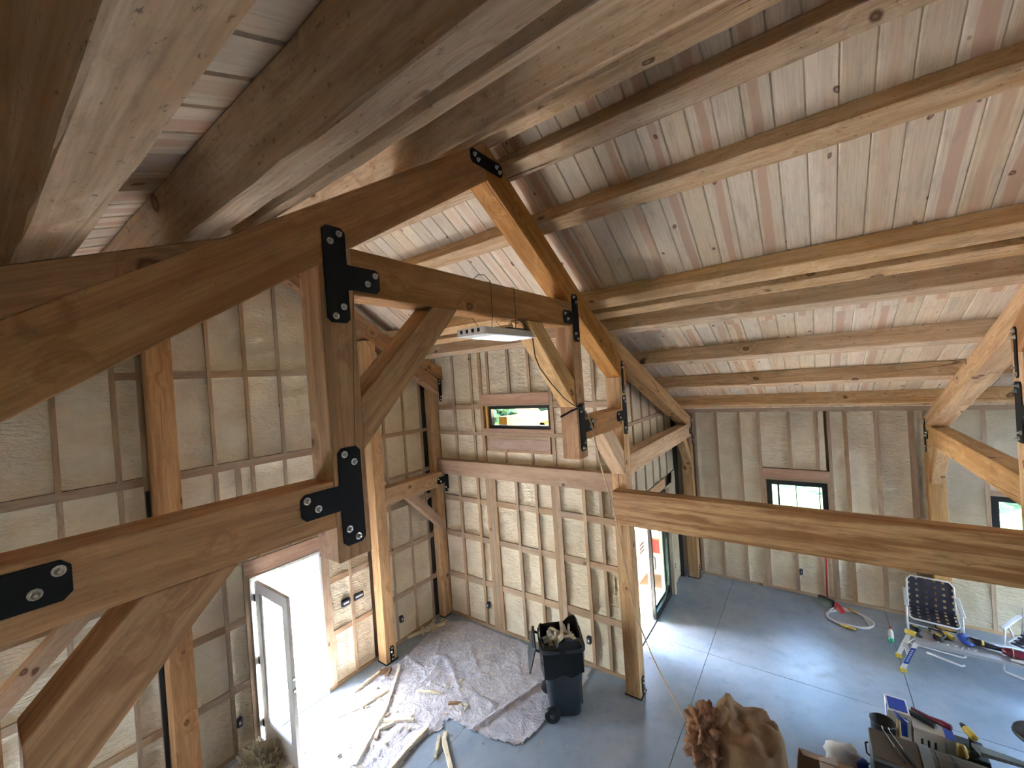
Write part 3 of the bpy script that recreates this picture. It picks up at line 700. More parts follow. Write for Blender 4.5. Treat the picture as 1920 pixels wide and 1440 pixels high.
# gable truss against the left wall
gt = thing('gable_truss', (XG0, YC, 5), 'timber rafters and ties fixed to the foam-filled gable wall', 'truss')
for s in (-1, 1):
    e = YC+s*2.87
    prism_x('rafter', [(YC, 6.12), (YC, 6.44), (e, rt(e)), (e, rb(e))], XG0, XG1, 'timber', gt, (s, -.65))
    g = (lambda y: y) if s > 0 else mir
    prism_x('girt', [(g(4.122), 2.55), (g(5.40), 2.55), (g(5.40), 2.815), (g(4.122), 2.815)], XG0, XG1+.01, 'timber_pale', gt, (1, 0))
    prism_x('brace', [(g(y), z) for y, z in [(4.55, 2.548), (4.78, 2.548), (5.355, 1.95), (5.355, 1.74)]], XG0+.04, XG1-.02, 'girt', gt, (s, -1))
    prism_x('lower_rafter', [(g(y), z) for y, z in [(4.595, 5.190), (5.6, sb(5.6)), (5.6, rt(5.6)+.004)]], XG0, XG1, 'timber', gt, (s, -.385))
t_plate(5.50, 2.42, 2.98, 2.60, 2.73, -1, .24, XG1+.012, gt, 1, .05); strap_x(5.50, 4.15, 4.58, XG1+.002, gt, .035)

tag(beam('girt_beam', (-5.88, YM-.03, 2.905), (-2.28, YM-.03, 2.905), .17, .275, 'girt', None, (0, 0, 1), .002, .006, .25), 'reddish horizontal timber across the tall foam wall below the slot window', 'beam')
tag(beam('glulam_beam', (-2.2, 5.205, 2.667), (4.6, 5.205, 2.667), .185, .44, 'glulam', None, (0, 0, 1), 0, .004), 'deep honey-coloured beam with strong grain crossing the big room', 'beam')

# ------------------------------------------------------------------ windows and doors
def window(name, f, u0, u1, z0, z1, fw, mull=None, mat='black_frame', d0=-.11, d1=-.03):
    fr = []
    def bx(a, b, c, d, nm, m, par, e0=d0, e1=d1):
        v = [f(a, e0, c), f(b, e0, c), f(b, e1, c), f(a, e1, c), f(a, e0, d), f(b, e0, d), f(b, e1, d), f(a, e1, d)]
        return obj_world(nm, v, BF, m, par, None, .002)
    vs_, fs = [], []
    for a, b, c, d in [(u0, u1, z0, z0+fw), (u0, u1, z1-fw, z1), (u0, u0+fw, z0+fw, z1-fw), (u1-fw, u1, z0+fw, z1-fw)]:
        k = len(vs_); vs_ += [f(a, d0, c), f(b, d0, c), f(b, d1, c), f(a, d1, c), f(a, d0, d), f(b, d0, d), f(b, d1, d), f(a, d1, d)]; fs += [tuple(k+i for i in q) for q in BF]
    root = tag(obj_world(name, vs_, fs, mat), kind='structure')
    bx(u0+fw, u1-fw, z0+fw, z1-fw, 'pane', 'glass', root, -.078, -.072)
    for m in (mull or []): bx(*m, 'muntin', 'black_frame', root, -.085, -.065)
    return root
window('window_1', wm_.P, -4.62, -3.345, 3.637, 4.028, .055)
for a, b, c, d in [(-4.665, -4.622, 3.637, 4.028)]: wm_.piece('trimmer', a, b, c, d, 'yellow', -.12, .0)
window('window_2', we_.P, -.795, .165, .985, 2.155, .085, [(-.325, -.31, 1.07, 2.07), (-.71, .08, 1.62, 1.632), (-.62, -.59, 1.07, 2.07), (.035, .05, 1.07, 2.07)])
window('window_3', we_.P, 2.175, 3.145, .985, 2.155, .085, [(2.65, 2.665, 1.07, 2.07), (2.26, 3.06, 1.62, 1.632)])

# door_1: open glazed door in the gable wall
fr = []
vs_, fs = [], []
for a, b, c, d in [(2.15, 2.185, 0, 2.122), (3.065, 3.10, 0, 2.122), (2.185, 3.065, 2.087, 2.122)]:
    k = len(vs_); vs_ += [wl_.P(a, -.14, c), wl_.P(b, -.14, c), wl_.P(b, .012, c), wl_.P(a, .012, c), wl_.P(a, -.14, d), wl_.P(b, -.14, d), wl_.P(b, .012, d), wl_.P(a, .012, d)]; fs += [tuple(k+i for i in q) for q in BF]
d1 = tag(obj_world('door_1', vs_, fs, 'white_paint'), kind='structure')
box('threshold', (XL-.14, 2.185, 0), (XL+.012, 3.065, .02), 'steel', d1)
Y0, Y1, X0, X1 = 2.19, 2.232, -5.965, -5.085
fs_, vv = [], []
for x0_, x1_, z0_, z1_ in [(X0, X0+.13, .02, 2.08), (X1-.13, X1, .02, 2.08), (X0+.13, X1-.13, 1.94, 2.08), (X0+.13, X1-.13, .02, .27)]:
    k = len(vv); vv += [(x0_, Y0, z0_), (x1_, Y0, z0_), (x1_, Y1, z0_), (x0_, Y1, z0_), (x0_, Y0, z1_), (x1_, Y0, z1_), (x1_, Y1, z1_), (x0_, Y1, z1_)]; fs_ += [tuple(k+i for i in q) for q in BF]
leaf = obj_world('door_leaf', vv, fs_, 'white_paint', d1)
box('pane', (X0+.13, Y0+.018, .27), (X1-.13, Y1-.018, 1.94), 'glass', leaf)
for z in (.22, 1.04, 1.86): box('hinge', (-6.0, 2.184, z-.05), (-5.955, 2.20, z+.05), 'black_steel', leaf)
for z in (.98, 1.12):
    lathe('lock_bore', [(.024, 0), (.024, .003)], (X1+.0, (Y0+Y1)/2, z), 'zinc', leaf, 12, (1, 0, 0))

# door_2: sliding door, left half open
vs_, fs = [], []
for a, b, c, d, e0, e1 in [(6.30, 6.34, 0, 2.10, -.12, .03), (8.16, 8.20, 0, 2.10, -.12, .03), (6.34, 8.16, 2.06, 2.10, -.12, .03), (6.34, 8.16, 0, .03, -.12, .03)]:
    k = len(vs_); vs_ += [wside.P(a, e0, c), wside.P(b, e0, c), wside.P(b, e1, c), wside.P(a, e1, c), wside.P(a, e0, d), wside.P(b, e0, d), wside.P(b, e1, d), wside.P(a, e1, d)]; fs += [tuple(k+i for i in q) for q in BF]
d2 = tag(obj_world('door_2', vs_, fs, 'black_frame'), kind='structure')
def slide_panel(y0, y1, e0, e1, m, nm, gm):
    v, f = [], []
    for a, b, c, d in [(y0, y0+.06, .03, 2.06), (y1-.06, y1, .03, 2.06), (y0+.06, y1-.06, 1.98, 2.06), (y0+.06, y1-.06, .03, .12)]:
        k = len(v); v += [wside.P(a, e0, c), wside.P(b, e0, c), wside.P(b, e1, c), wside.P(a, e1, c), wside.P(a, e0, d), wside.P(b, e0, d), wside.P(b, e1, d), wside.P(a, e1, d)]; f += [tuple(k+i for i in q) for q in BF]
    p = obj_world(nm, v, f, m, d2)
    mid = (e0+e1)/2
    v = [wside.P(y0+.06, mid-.004, .12), wside.P(y1-.06, mid-.004, .12), wside.P(y1-.06, mid+.004, .12), wside.P(y0+.06, mid+.004, .12), wside.P(y0+.06, mid-.004, 1.98), wside.P(y1-.06, mid-.004, 1.98), wside.P(y1-.06, mid+.004, 1.98), wside.P(y0+.06, mid+.004, 1.98)]
    obj_world('pane', v, BF, gm, p); return p
sp = slide_panel(7.17, 8.16, -.02, .025, 'black_frame', 'sliding_panel', 'glass_green')
slide_panel(7.22, 8.14, -.09, -.05, 'white_paint', 'fixed_panel', 'glass_green')
tube('handle', [wside.P(7.20, .025, 1.16), wside.P(7.205, .06, 1.14), wside.P(7.205, .06, .94), wside.P(7.20, .025, .92)], .009, 'black_frame', sp)


# ------------------------------------------------------------------ hanging shop light and cords
lt = thing('shop_light', (-2.15, 2.85, 4.85), 'long white shop light hung on wires under the collar beam', 'lamp')
vs_ = [(-2.0, 2.47, 4.83), (-2.3, 2.45, 4.83), (-2.3, 3.17, 4.83), (-2.0, 3.17, 4.83), (-2.04, 2.50, 4.895), (-2.26, 2.48, 4.895), (-2.26, 3.14, 4.895), (-2.04, 3.14, 4.895)]
obj_world('housing', vs_, BF, 'white_plastic', lt, None, .004)
for x in (-2.22, -2.08): box('diffuser', (x-.055, 2.60, 4.822), (x+.055, 3.12, 4.829), 'diffuser', lt)
box('end_plate', (-2.29, 2.43, 4.825), (-2.01, 2.452, 4.89), 'white_plastic', lt, bevel=.004)
for x in (-2.24, -2.18, -2.12, -2.06): box('vent_slot', (x-.012, 2.427, 4.85), (x+.012, 2.431, 4.878), 'black_p', lt)
box('driver_box', (-2.19, 2.9, 4.895), (-2.11, 3.25, 4.925), 'black_p', lt, bevel=.006)
for y in (2.62, 2.95):
    tube('hanging_wire', [(-2.06, y-.02, 4.9), (-2.062, y, 5.0), (-2.062, y+.005, 5.272), (-2.17, y, 5.275), (-2.282, y-.01, 5.26), (-2.282, y, 5.0), (-2.2, y, 4.9)], .0028, 'black_p', lt, 5)
tube('loose_wire', [(-2.09, 2.45, 5.27), (-2.08, 2.5, 5.31), (-2.07, 2.56, 5.315), (-2.06, 2.62, 5.27)], .0028, 'black_p', lt, 5)
tube('loose_wire', [(-2.10, 2.95, 4.92), (-2.08, 2.9, 4.97), (-2.06, 3.0, 4.985), (-2.05, 3.1, 4.93), (-2.08, 3.15, 4.91)], .004, 'black_p', lt, 5)
tag(tube('power_cord', [(-2.06, 3.20, 4.84), (-2.06, 3.207, 4.75), (-2.06, 3.22, 4.66), (-2.06, 3.29, 4.55), (-2.055, 3.465, 4.40), (-2.05, 3.69, 4.24), (-2.045, 3.85, 4.16), (-2.04, 4.03, 4.10), (-2.035, 4.09, 4.10)], .0055, 'black_p', None, 6), 'thin black cord running from the shop light along a brace to the T plate', 'cord')
tag(tube('cord_plug', [(-2.045, 4.08, 4.11), (-2.05, 3.85, 4.09), (-2.06, 3.63, 4.05)], [.011, .012, .011], 'black_p', None, 8), 'black rod-like plug end sticking out beside the lower T plate', 'plug')
tag(tube('hanging_cord', [(-2.04, 4.10, 4.09), (-2.035, 4.19, 4.02), (-2.03, 4.28, 3.86), (-1.985, 4.34, 3.4), (-1.892, 4.40, 2.93), (-1.83, 4.45, 2.3), (-1.761, 4.50, 1.68), (-1.613, 4.60, 1.147), (-1.277, 4.62, .493), (-1.13, 4.60, .06), (-1.06, 4.5, .008), (-.98, 4.2, .008), (-1.1, 3.7, .008)], .008, 'rope', None, 6), 'tan cord hanging from the T plate down to the concrete floor past the post', 'cord')

# ------------------------------------------------------------------ plastic sheet with its folds
FOLD = [([(-5.05, 4.45), (-4.9, 4.03), (-4.93, 3.64)], .022, .035), ([(-5.17, 4.46), (-5.03, 4.54), (-4.67, 4.35), (-4.32, 4.1)], .028, .035), ([(-4.29, 3.74), (-4.26, 3.42), (-4.18, 2.83)], .014, .025),
        ([(-4.16, 3.66), (-4.21, 3.28), (-4.17, 2.87)], .016, .02), ([(-4.83, 4.14), (-4.75, 3.87)], .014, .025), ([(-5.61, 4.21), (-5.15, 4.16)], .02, .03), ([(-5.6, 4.1), (-5.47, 3.76), (-5.48, 3.61)], .018, .03),
        ([(-3.71, 3.72), (-3.55, 4.23), (-3.39, 4.81)], .045, .035), ([(-4.23, 4.19), (-3.72, 4.18)], .02, .03), ([(-4.14, 3.94), (-3.82, 3.7)], .012, .02), ([(-5.26, 2.84), (-5.08, 2.63), (-4.91, 2.37)], .016, .022),
        ([(-5.5, 4.9), (-5.2, 4.5)], .02, .03), ([(-4.9, 5.0), (-4.4, 4.6), (-4.2, 4.5)], .018, .03), ([(-4.1, 5.2), (-3.6, 4.7)], .016, .03), ([(-4.6, 3.6), (-4.5, 3.0), (-4.45, 2.4)], .012, .02), ([(-4.75, 3.3), (-4.6, 2.4)], .012, .02), ([(-3.35, 4.3), (-3.15, 4.0)], .012, .025), ([(-5.0, 3.2), (-4.6, 3.5), (-4.4, 3.6)], .012, .02)]
def seg_d(px, py, a, b):
    vx, vy = b[0]-a[0], b[1]-a[1]; t = max(0, min(1, ((px-a[0])*vx+(py-a[1])*vy)/(vx*vx+vy*vy)))
    return math.hypot(px-a[0]-t*vx, py-a[1]-t*vy)
def in_poly(x, y, P):
    c = False; j = len(P)-1
    for i in range(len(P)):
        if (P[i][1] > y) != (P[j][1] > y) and x < (P[j][0]-P[i][0])*(y-P[i][1])/(P[j][1]-P[i][1])+P[i][0]: c = not c
        j = i
    return c
def sheet():
    P = [(-5.83, 5.27), (-5.3, 5.48), (-4.2, 5.47), (-2.87, 5.46), (-2.86, 5.07), (-3.05, 4.55), (-2.99, 4.2), (-3.08, 3.85), (-3.58, 3.71), (-4.10, 3.70), (-4.13, 3.62), (-4.08, 3.5), (-4.17, 3.35), (-4.12, 2.85), (-4.4, 1.7), (-4.9, .6), (-5.9, .6), (-5.93, 2.4), (-5.9, 3.05), (-5.66, 3.6), (-5.60, 4.2), (-5.75, 4.8)]
    st = .03; x0, y0 = -5.97, .55; nx, ny = 106, 166; idx = {}; vs_, fs = [], []
    def vert(i, j):
        if (i, j) in idx: return idx[(i, j)]
        x, y = x0+i*st, y0+j*st
        h = .005
        for pts, hh, ww in FOLD:
            d = min(seg_d(x, y, a, b) for a, b in zip(pts, pts[1:]))
            if d < ww*3: h += hh*math.exp(-(d/ww)**2)
        q = Vector((x*3.2, y*3.2, 1)); h += .022*abs(noise.noise(q))+.014*abs(noise.noise(Vector((x*9-y*4, y*9+x*4, 2))))+.006*abs(noise.noise(q*7))
        if R.random() < .5: h += R.uniform(0, .003)
        idx[(i, j)] = len(vs_); vs_.append((x+R.uniform(-.004, .004), y+R.uniform(-.004, .004), h)); return idx[(i, j)]
    for i in range(nx):
        for j in range(ny):
            cx, cy_ = x0+(i+.5)*st, y0+(j+.5)*st
            wob = .03*noise.noise(Vector((cx*6, cy_*6, 4)))
            if in_poly(cx+wob, cy_+wob, P): fs.append((vert(i, j), vert(i+1, j), vert(i+1, j+1), vert(i, j+1)))
    tag(obj_world('plastic_sheet', vs_, fs, 'sheet', None, None, 0, True), 'crumpled clear plastic drop sheet spread over the floor by the open door', 'drop sheet')
sheet()
def strip(name, pts, wd, ht, mat, label, cat, group=None, z=.02):
    """a flat trimmed strip lying along pts"""
    P = [Vector((x, y, 0)) for x, y in pts]; vs_, fs = [], []
    Q = []
    for a, b in zip(P, P[1:]):
        n = max(1, int((b-a).length/.07))
        for k in range(n): Q.append(a.lerp(b, k/n))
    Q.append(P[-1])
    for i, p in enumerate(Q):
        d = (Q[min(i+1, len(Q)-1)]-Q[max(i-1, 0)]).normalized(); s = Vector((-d.y, d.x, 0))
        wj = wd*R.uniform(.75, 1.15)/2; hj = ht*R.uniform(.8, 1.2); zz = z+R.uniform(0, .006)
        for a, b in ((-wj, 0), (wj, 0), (wj*.8, hj), (-wj*.8, hj)): vs_.append(p+s*a+Vector((0, 0, zz+b)))
    for i in range(len(Q)-1):
        for k in range(4): fs.append((i*4+k, i*4+(k+1) % 4, (i+1)*4+(k+1) % 4, (i+1)*4+k))
    fs += [(3, 2, 1, 0), tuple((len(Q)-1)*4+k for k in range(4))]
    d = (P[-1]-P[0]).normalized()
    return tag(obj_world(name, vs_, fs, mat, None, axes_from(d)), label, cat, group)
G = 'trimmed foam strips on the floor'
strip('wood_lath', [(-5.5, 3.99), (-4.92, 3.27), (-4.86, 3.12), (-4.56, 2.59)], .055, .025, 'lath', 'long pale strip lying across the plastic sheet, pointing from the post to the viewer', 'strip', z=.03)
strip('foam_strip', [(-5.23, 3.58), (-5.3, 3.23), (-5.42, 3.0), (-5.53, 2.71)], .06, .03, 'scrap', 'bent brownish foam strip on the sheet in front of the open door', 'foam strip', G)
strip('foam_strip', [(-5.68, 3.83), (-5.66, 3.58), (-5.64, 3.27)], .05, .03, 'scrap', 'foam strip lying along the wall between the door and the knotty post', 'foam strip', G)
strip('foam_strip', [(-4.85, 3.78), (-4.51, 3.93)], .04, .03, 'scrap', 'short pale foam strip in the middle of the plastic sheet', 'foam strip', G)
strip('foam_strip', [(-4.48, 3.41), (-4.83, 3.19)], .05, .025, 'scrap', 'short foam strip lying against the long lath', 'foam strip', G)
strip('foam_strip', [(-4.67, 3.23), (-4.76, 3.06), (-4.67, 2.95)], .05, .03, 'scrap', 'hooked foam strip right of the long lath', 'foam strip', G)
strip('foam_strip', [(-4.02, 3.43), (-3.92, 3.3), (-3.83, 3.18)], .04, .03, 'scrap', 'shorter of two foam strips on the bare concrete below the sheet', 'foam strip', G, z=0)
strip('foam_strip', [(-3.98, 3.51), (-3.93, 3.42), (-3.59, 3.2), (-3.4, 3.08)], .06, .035, 'scrap', 'longer of two foam strips on the bare concrete below the sheet', 'foam strip', G, z=0)
strip('foam_strip', [(-4.22, 3.42), (-4.19, 3.0), (-4.16, 2.7)], .045, .03, 'scrap', 'long foam strip along the lower edge of the plastic sheet', 'foam strip', G)
strip('foam_strip', [(-6.0, 4.55), (-5.88, 4.85), (-5.72, 5.2)], .06, .035, 'scrap', 'foam strip along the foot of the gable wall near the corner', 'foam strip', G, z=.005)
strip('foam_strip', [(-5.4, 2.5), (-5.15, 2.1), (-5.05, 1.8)], .05, .03, 'scrap', 'foam strip on the sunlit sheet near the open door leaf', 'foam strip', G)
strip('brown_strip', [(-4.28, 3.86), (-4.13, 3.95)], .05, .02, 'kraft', 'dark little cardboard strip at the edge of the sheet', 'strip')
strip('brown_strip', [(-5.64, 3.72), (-5.56, 3.86), (-5.48, 3.72)], .06, .05, 'kraft', 'folded brown paper scrap near the knotty post', 'scrap')

def chip_mesh(sd):
    rr = random.Random(sd); bm = bmesh.new(); bmesh.ops.create_icosphere(bm, subdivisions=1, radius=1)
    sc = Vector((rr.uniform(.8, 1.6), rr.uniform(.5, .9), rr.uniform(.35, .6)))
    for v in bm.verts: v.co = Vector((v.co.x*sc.x, v.co.y*sc.y, v.co.z*sc.z))*rr.uniform(.75, 1.2)
    me = bpy.data.meshes.new('foam_scrap'); bm.to_mesh(me); bm.free(); me.materials.append(M['scrap']); return me
CH = [chip_mesh(i) for i in range(6)]
def chips(n, area, r0, r1, label, group, name='foam_scrap', z=.018):
    for i in range(n):
        for _ in range(40):
            x, y = R.uniform(area[0], area[1]), R.uniform(area[2], area[3])
            if len(area) == 4 or in_poly(x, y, area[4]): break
        r = R.uniform(r0, r1)
        m = Matrix.Translation((x, y, z+r*.45)) @ Matrix.Rotation(R.uniform(0, 6.28), 4, 'Z') @ Matrix.Diagonal((r, r, r, 1))
        tag(link(name, R.choice(CH), None, m), label, 'foam scrap', group)
SP = [(-5.75, 3.3), (-5.4, 4.0), (-5.0, 4.3), (-4.5, 4.4), (-3.9, 4.6), (-3.9, 3.8), (-4.2, 3.3), (-4.3, 2.2), (-4.8, 1.4), (-5.8, 1.4)]
chips(190, (-5.8, -3.9, 1.4, 4.6, SP), .010, .032, 'small lump of trimmed foam lying on the plastic sheet', 'foam lumps on the sheet')
chips(14, (-5.5, -4.1, 4.3, 5.3), .014, .03, 'foam lump on the sheet at the foot of the tall wall', 'foam lumps by the tall wall', z=.02)
chips(26, (-6.0, -5.72, 4.75, 5.28), .025, .055, 'foam lump in the heap in the corner behind the post', 'foam heap in the corner', z=.015)
chips(22, (-3.9, -2.3, 3.1, 5.1), .007, .017, 'tiny foam crumb on the bare concrete round the bin', 'crumbs on the concrete', z=.0)
chips(10, (-2.3, -1.9, 5.9, 6.9), .008, .02, 'foam crumb on the floor in front of the sliding door', 'crumbs by the sliding door', z=0)
chips(14, (-1.6, 1.2, 5.6, 8.8), .006, .013, 'small dark or pale crumb on the open concrete floor', 'crumbs on the big floor', z=0)
def crumbs():
    vs_, fs = [], []
    for i in range(1500):
        x, y = R.uniform(-5.8, -3.6), R.uniform(1.4, 5.3)
        if not in_poly(x, y, [(-5.8, 1.4), (-5.8, 3.4), (-5.5, 4.2), (-5.6, 5.2), (-3.6, 5.3), (-3.5, 3.9), (-4.2, 3.5), (-4.3, 1.4)]): continue
        r = R.uniform(.004, .011); z = .02+R.uniform(0, .01); k = len(vs_); a = R.uniform(0, 6)
        for q in range(3): vs_.append((x+r*math.cos(a+2.1*q), y+r*math.sin(a+2.1*q), z))
        vs_.append((x, y, z+r)); fs += [(k, k+1, k+3), (k+1, k+2, k+3), (k+2, k, k+3), (k, k+2, k+1)]
    tag(obj_world('foam_crumbs', vs_, fs, 'scrap'), 'fine cream foam crumbs strewn over the plastic sheet', 'foam crumbs', None, 'stuff')
crumbs()
def tuft(center, n, r, mat, label):
    vs_, fs = [], []
    for i in range(n):
        a = R.uniform(0, 6.28); d = r*math.sqrt(R.random()); p = Vector(center)+Vector((math.cos(a)*d, math.sin(a)*d*.8, 0)); h = .26*(1-d/r)+.04
        t = Vector((R.uniform(-.14, .14), R.uniform(-.14, .14), h)); s = Vector((R.uniform(-1, 1), R.uniform(-1, 1), 0)).normalized()*.018
        k = len(vs_); vs_ += [p-s, p+s, p+t+s*.6, p+t-s*.6, p+Vector((s.y, -s.x, 0)), p+t]; fs += [(k, k+1, k+2, k+3), (k+4, k+1, k+5)]
    tag(obj_world('shaved_foam_heap', vs_, fs, mat), label, 'foam heap', None, 'stuff')
tuft((-5.60, 2.0, 0), 420, .30, 'scrap', 'ragged heap of shaved cream foam behind the open door leaf')

# ------------------------------------------------------------------ wheeled bin
def bin_():
    rz = math.atan2(-.6, -.8)
    t = thing('wheeled_bin', (-2.90, 4.68, 0), 'dark grey wheeled rubbish bin full of scraps standing by the tall foam wall', 'bin', None, rz)
    F = W[t.name]                       # local +x = back of the bin (wheel side), +y sideways
    def ring(z, a, b, r=.09, n=5):
        o = []
        for (cx, cy, s) in ((a-r, b-r, 0), (-a+r, b-r, 1), (-a+r, -b+r, 2), (a-r, -b+r, 3)):
            for k in range(n): th = PI/2*(s+k/(n-1)); o.append(Vector((cx+r*math.cos(th), cy+r*math.sin(th), z)))
        return o
    def loft(name, rings, mat, cap=(True, False)):
        vs_, fs = [], []; n = len(rings[0])
        for q in rings: vs_ += [F @ v for v in q]
        for i in range(len(rings)-1):
            for k in range(n): fs.append((i*n+k, i*n+(k+1) % n, (i+1)*n+(k+1) % n, (i+1)*n+k))
        if cap[0]: fs.append(tuple(range(n-1, -1, -1)))
        if cap[1]: fs.append(tuple((len(rings)-1)*n+k for k in range(n)))
        return obj_world(name, vs_, fs, mat, t, None, 0, False)
    loft('body', [ring(.03, .205, .20), ring(.30, .225, .22), ring(.62, .255, .245), ring(.63, .262, .252), ring(.90, .275, .265), ring(.905, .30, .29), ring(.945, .30, .29), ring(.945, .272, .262), ring(.80, .262, .252)], 'bin')
    loft('grip_band', [ring(.70, .272, .262), ring(.73, .278, .268), ring(.735, .27, .26)], 'bin', (False, False))
    for s in (-1, 1):
        c = F @ Vector((.19, s*.225, .10)); ax = (F.to_3x3() @ Vector((0, s, 0)))
        wgo = lathe('wheel', [(.03, -.01), (.095, 0), (.10, .012), (.10, .045), (.09, .05), (.03, .05)], c, 'black_p', t, 20, ax)
        lathe('hub', [(.035, 0), (.03, .01), (.006, .016)], c+ax*.05, 'bin', wgo, 12, ax)
    tube('axle', [F @ Vector((.19, -.23, .10)), F @ Vector((.19, .23, .10))], .012, 'steel', t)
    tube('handle', [F @ Vector((.29, -.20, .90)), F @ Vector((.36, -.20, .93)), F @ Vector((.375, -.15, .935)), F @ Vector((.375, .15, .935)), F @ Vector((.36, .20, .93)), F @ Vector((.29, .20, .90))], .016, 'bin', t, 8)
    # lid folded open, hanging down behind
    lid = [F @ Vector(v) for v in [(.335, -.25, .98), (.335, .25, .98), (.43, .22, .62), (.43, -.22, .62), (.365, -.25, .985), (.365, .25, .985), (.455, .22, .63), (.455, -.22, .63)]]
    obj_world('lid', lid, BF, 'bin', t, None, .01)
    loft('front_panel', [[Vector((-.225-.012, y, z)) for y, z in ((-.13, .14), (.13, .14), (.15, .55), (-.15, .55))], [Vector((-.215, y, z)) for y, z in ((-.15, .12), (.15, .12), (.17, .58), (-.17, .58))]], 'bin', (True, False))
    # liner bag: a thing inside it
    b = thing('bin_liner', (-2.90, 4.68, .6), 'black plastic bag lining the wheeled bin, its rim flopping over', 'bag', None, rz)
    vs_, fs = [], []; n = 40; prof = [(.80, .90), (.93, .93), (1.0, 1.0), (.97, 1.08), (.82, 1.115), (.60, 1.118)]
    for j, (zz, sc) in enumerate(prof):
        for k in range(n):
            th = 2*PI*k/n; wob = noise.noise(Vector((math.cos(th)*2.2, math.sin(th)*2.2, j*.3)))
            peak = max(0, math.cos(3*th+.9))*.10 if j in (2, 3) else 0
            r = .265*sc*(1+.05*wob); drop = (.12*wob if j >= 4 else 0)+( .05*math.sin(5*th) if j == 5 else 0)
            sq = 1/max(abs(math.cos(th)), abs(math.sin(th)))**.55
            vs_.append(F @ Vector((r*math.cos(th)*sq, r*math.sin(th)*sq, zz+peak+drop)))
    for j in range(len(prof)-1):
        for k in range(n): fs.append((j*n+k, j*n+(k+1) % n, (j+1)*n+(k+1) % n, (j+1)*n+k))
    o = obj_world('bag_rim', vs_, fs, 'bag', b, None, 0, False)
    for k in range(34):
        a = R.uniform(0, 6.28); d = .19*math.sqrt(R.random()); c = F @ Vector((math.cos(a)*d, math.sin(a)*d, .90+.07*R.random()))
        dr = Vector((R.uniform(-1, 1), R.uniform(-1, 1), R.uniform(.0, .5))).normalized()
        up_ = k < 5
        if up_: dr = Vector((R.uniform(-.3, .3), R.uniform(-.3, .3), 1)).normalized()
        L = R.uniform(.10, .22) if not up_ else R.uniform(.26, .34)
        tag(beam('foam_offcut', c-dr*L/2, c+dr*L/2, R.uniform(.03, .07), R.uniform(.015, .04), 'lath' if up_ or k % 3 else 'scrap', None, (.3, .2, 1), .003, .003, .05), 'pale offcut among the scraps heaped in the bin', 'offcut', 'offcuts in the bin')
bin_()

# ------------------------------------------------------------------ lawn chairs
def lawn_chair(loc, rz, label):
    t = thing('lawn_chair', loc, label, 'chair', 'lawn chairs', rz); F = W[t.name]
    g = lambda x, y, z: F @ Vector((x, y, z))
    wd = .265
    # back frame: U tube leaning backwards ; local +y = back
    bb, bt = (.20, .36), (.32, .83)
    tube('back_frame', [g(-wd, bb[0], bb[1]-.04), g(-wd, bt[0]-.02, bt[1]-.06), g(-wd+.05, bt[0], bt[1]), g(wd-.05, bt[0], bt[1]), g(wd, bt[0]-.02, bt[1]-.06), g(wd, bb[0], bb[1]-.04)], .0125, 'alu', t)
    tube('seat_frame', [g(-wd, .24, .37), g(-wd, -.22, .40), g(-wd+.04, -.26, .39), g(wd-.04, -.26, .39), g(wd, -.22, .40), g(wd, .24, .37)], .0125, 'alu', t)
    for s in (-1, 1):
        x = s*(wd+.03)
        tube('leg', [g(x, .30, .02), g(x, .05, .36), g(x, -.10, .57)], .0125, 'alu', t)
        tube('leg', [g(x, -.30, .02), g(x, -.24, .36), g(x, -.20, .57)], .0125, 'alu', t)
        a = [g(x-.028, -.28, .575), g(x+.028, -.28, .575), g(x+.025, .30, .60), g(x-.025, .30, .60), g(x-.028, -.28, .60), g(x+.028, -.28, .60), g(x+.025, .30, .622), g(x-.025, .30, .622)]
        obj_world('armrest', a, BF, 'white_plastic', t, None, .006)
    tube('stretcher', [g(-wd-.03, -.30, .03), g(-wd, -.33, .022), g(wd, -.33, .022), g(wd+.03, -.30, .03)], .012, 'alu', t)
    tube('stretcher', [g(-wd-.03, .30, .03), g(-wd, .33, .022), g(wd, .33, .022), g(wd+.03, .30, .03)], .012, 'alu', t)
    def lerp(a, b, q): return tuple(x+(y-x)*q for x, y in zip(a, b))
    def ribbon(pts, wdir, wv, off=0):
        P = [g(*p) for p in pts]; s = (F.to_3x3() @ Vector(wdir))*wv/2; vs_ = []
        for p in P: vs_ += [p-s, p+s]
        fs = [(2*i, 2*i+1, 2*i+3, 2*i+2) for i in range(len(P)-1)]
        up = Vector((0, 0, .003)); n = len(vs_); vs_ += [v+up for v in vs_]; fs += [tuple(n+k for k in f[::-1]) for f in fs]
        return obj_world('webbing', vs_, fs, 'web', t)
    for i in range(5):
        x = -.20+.10*i
        ribbon([(x, .205+.12*q, .36+.46*q+(.004 if (i+int(q*8)) % 2 else -.004)) for q in [k/8 for k in range(9)]], (1, 0, 0), .068)
        ribbon([(x, .235-.49*q, .385+.01*q-.02*math.sin(PI*q)+(.004 if (i+int(q*6)) % 2 else -.004)) for q in [k/6 for k in range(7)]], (1, 0, 0), .068)
    for j in range(5):
        q = .10+.19*j
        ribbon([(-wd+2*wd*k/10, .205+.12*q, .36+.46*q+.0015) for k in range(11)], (0, .25, .97), .052)
    for j in range(4):
        y = .15-.115*j
        ribbon([(-wd+2*wd*k/10, y, .388-.012*math.sin(PI*k/10)) for k in range(11)], (0, 1, 0), .055)
    return t
lawn_chair((1.35, 8.74, 0), -.10, 'folding lawn chair with navy webbing in front of the post')
lawn_chair((2.36, 8.42, 0), -.55, 'second folding lawn chair with navy webbing, cut by the right edge')

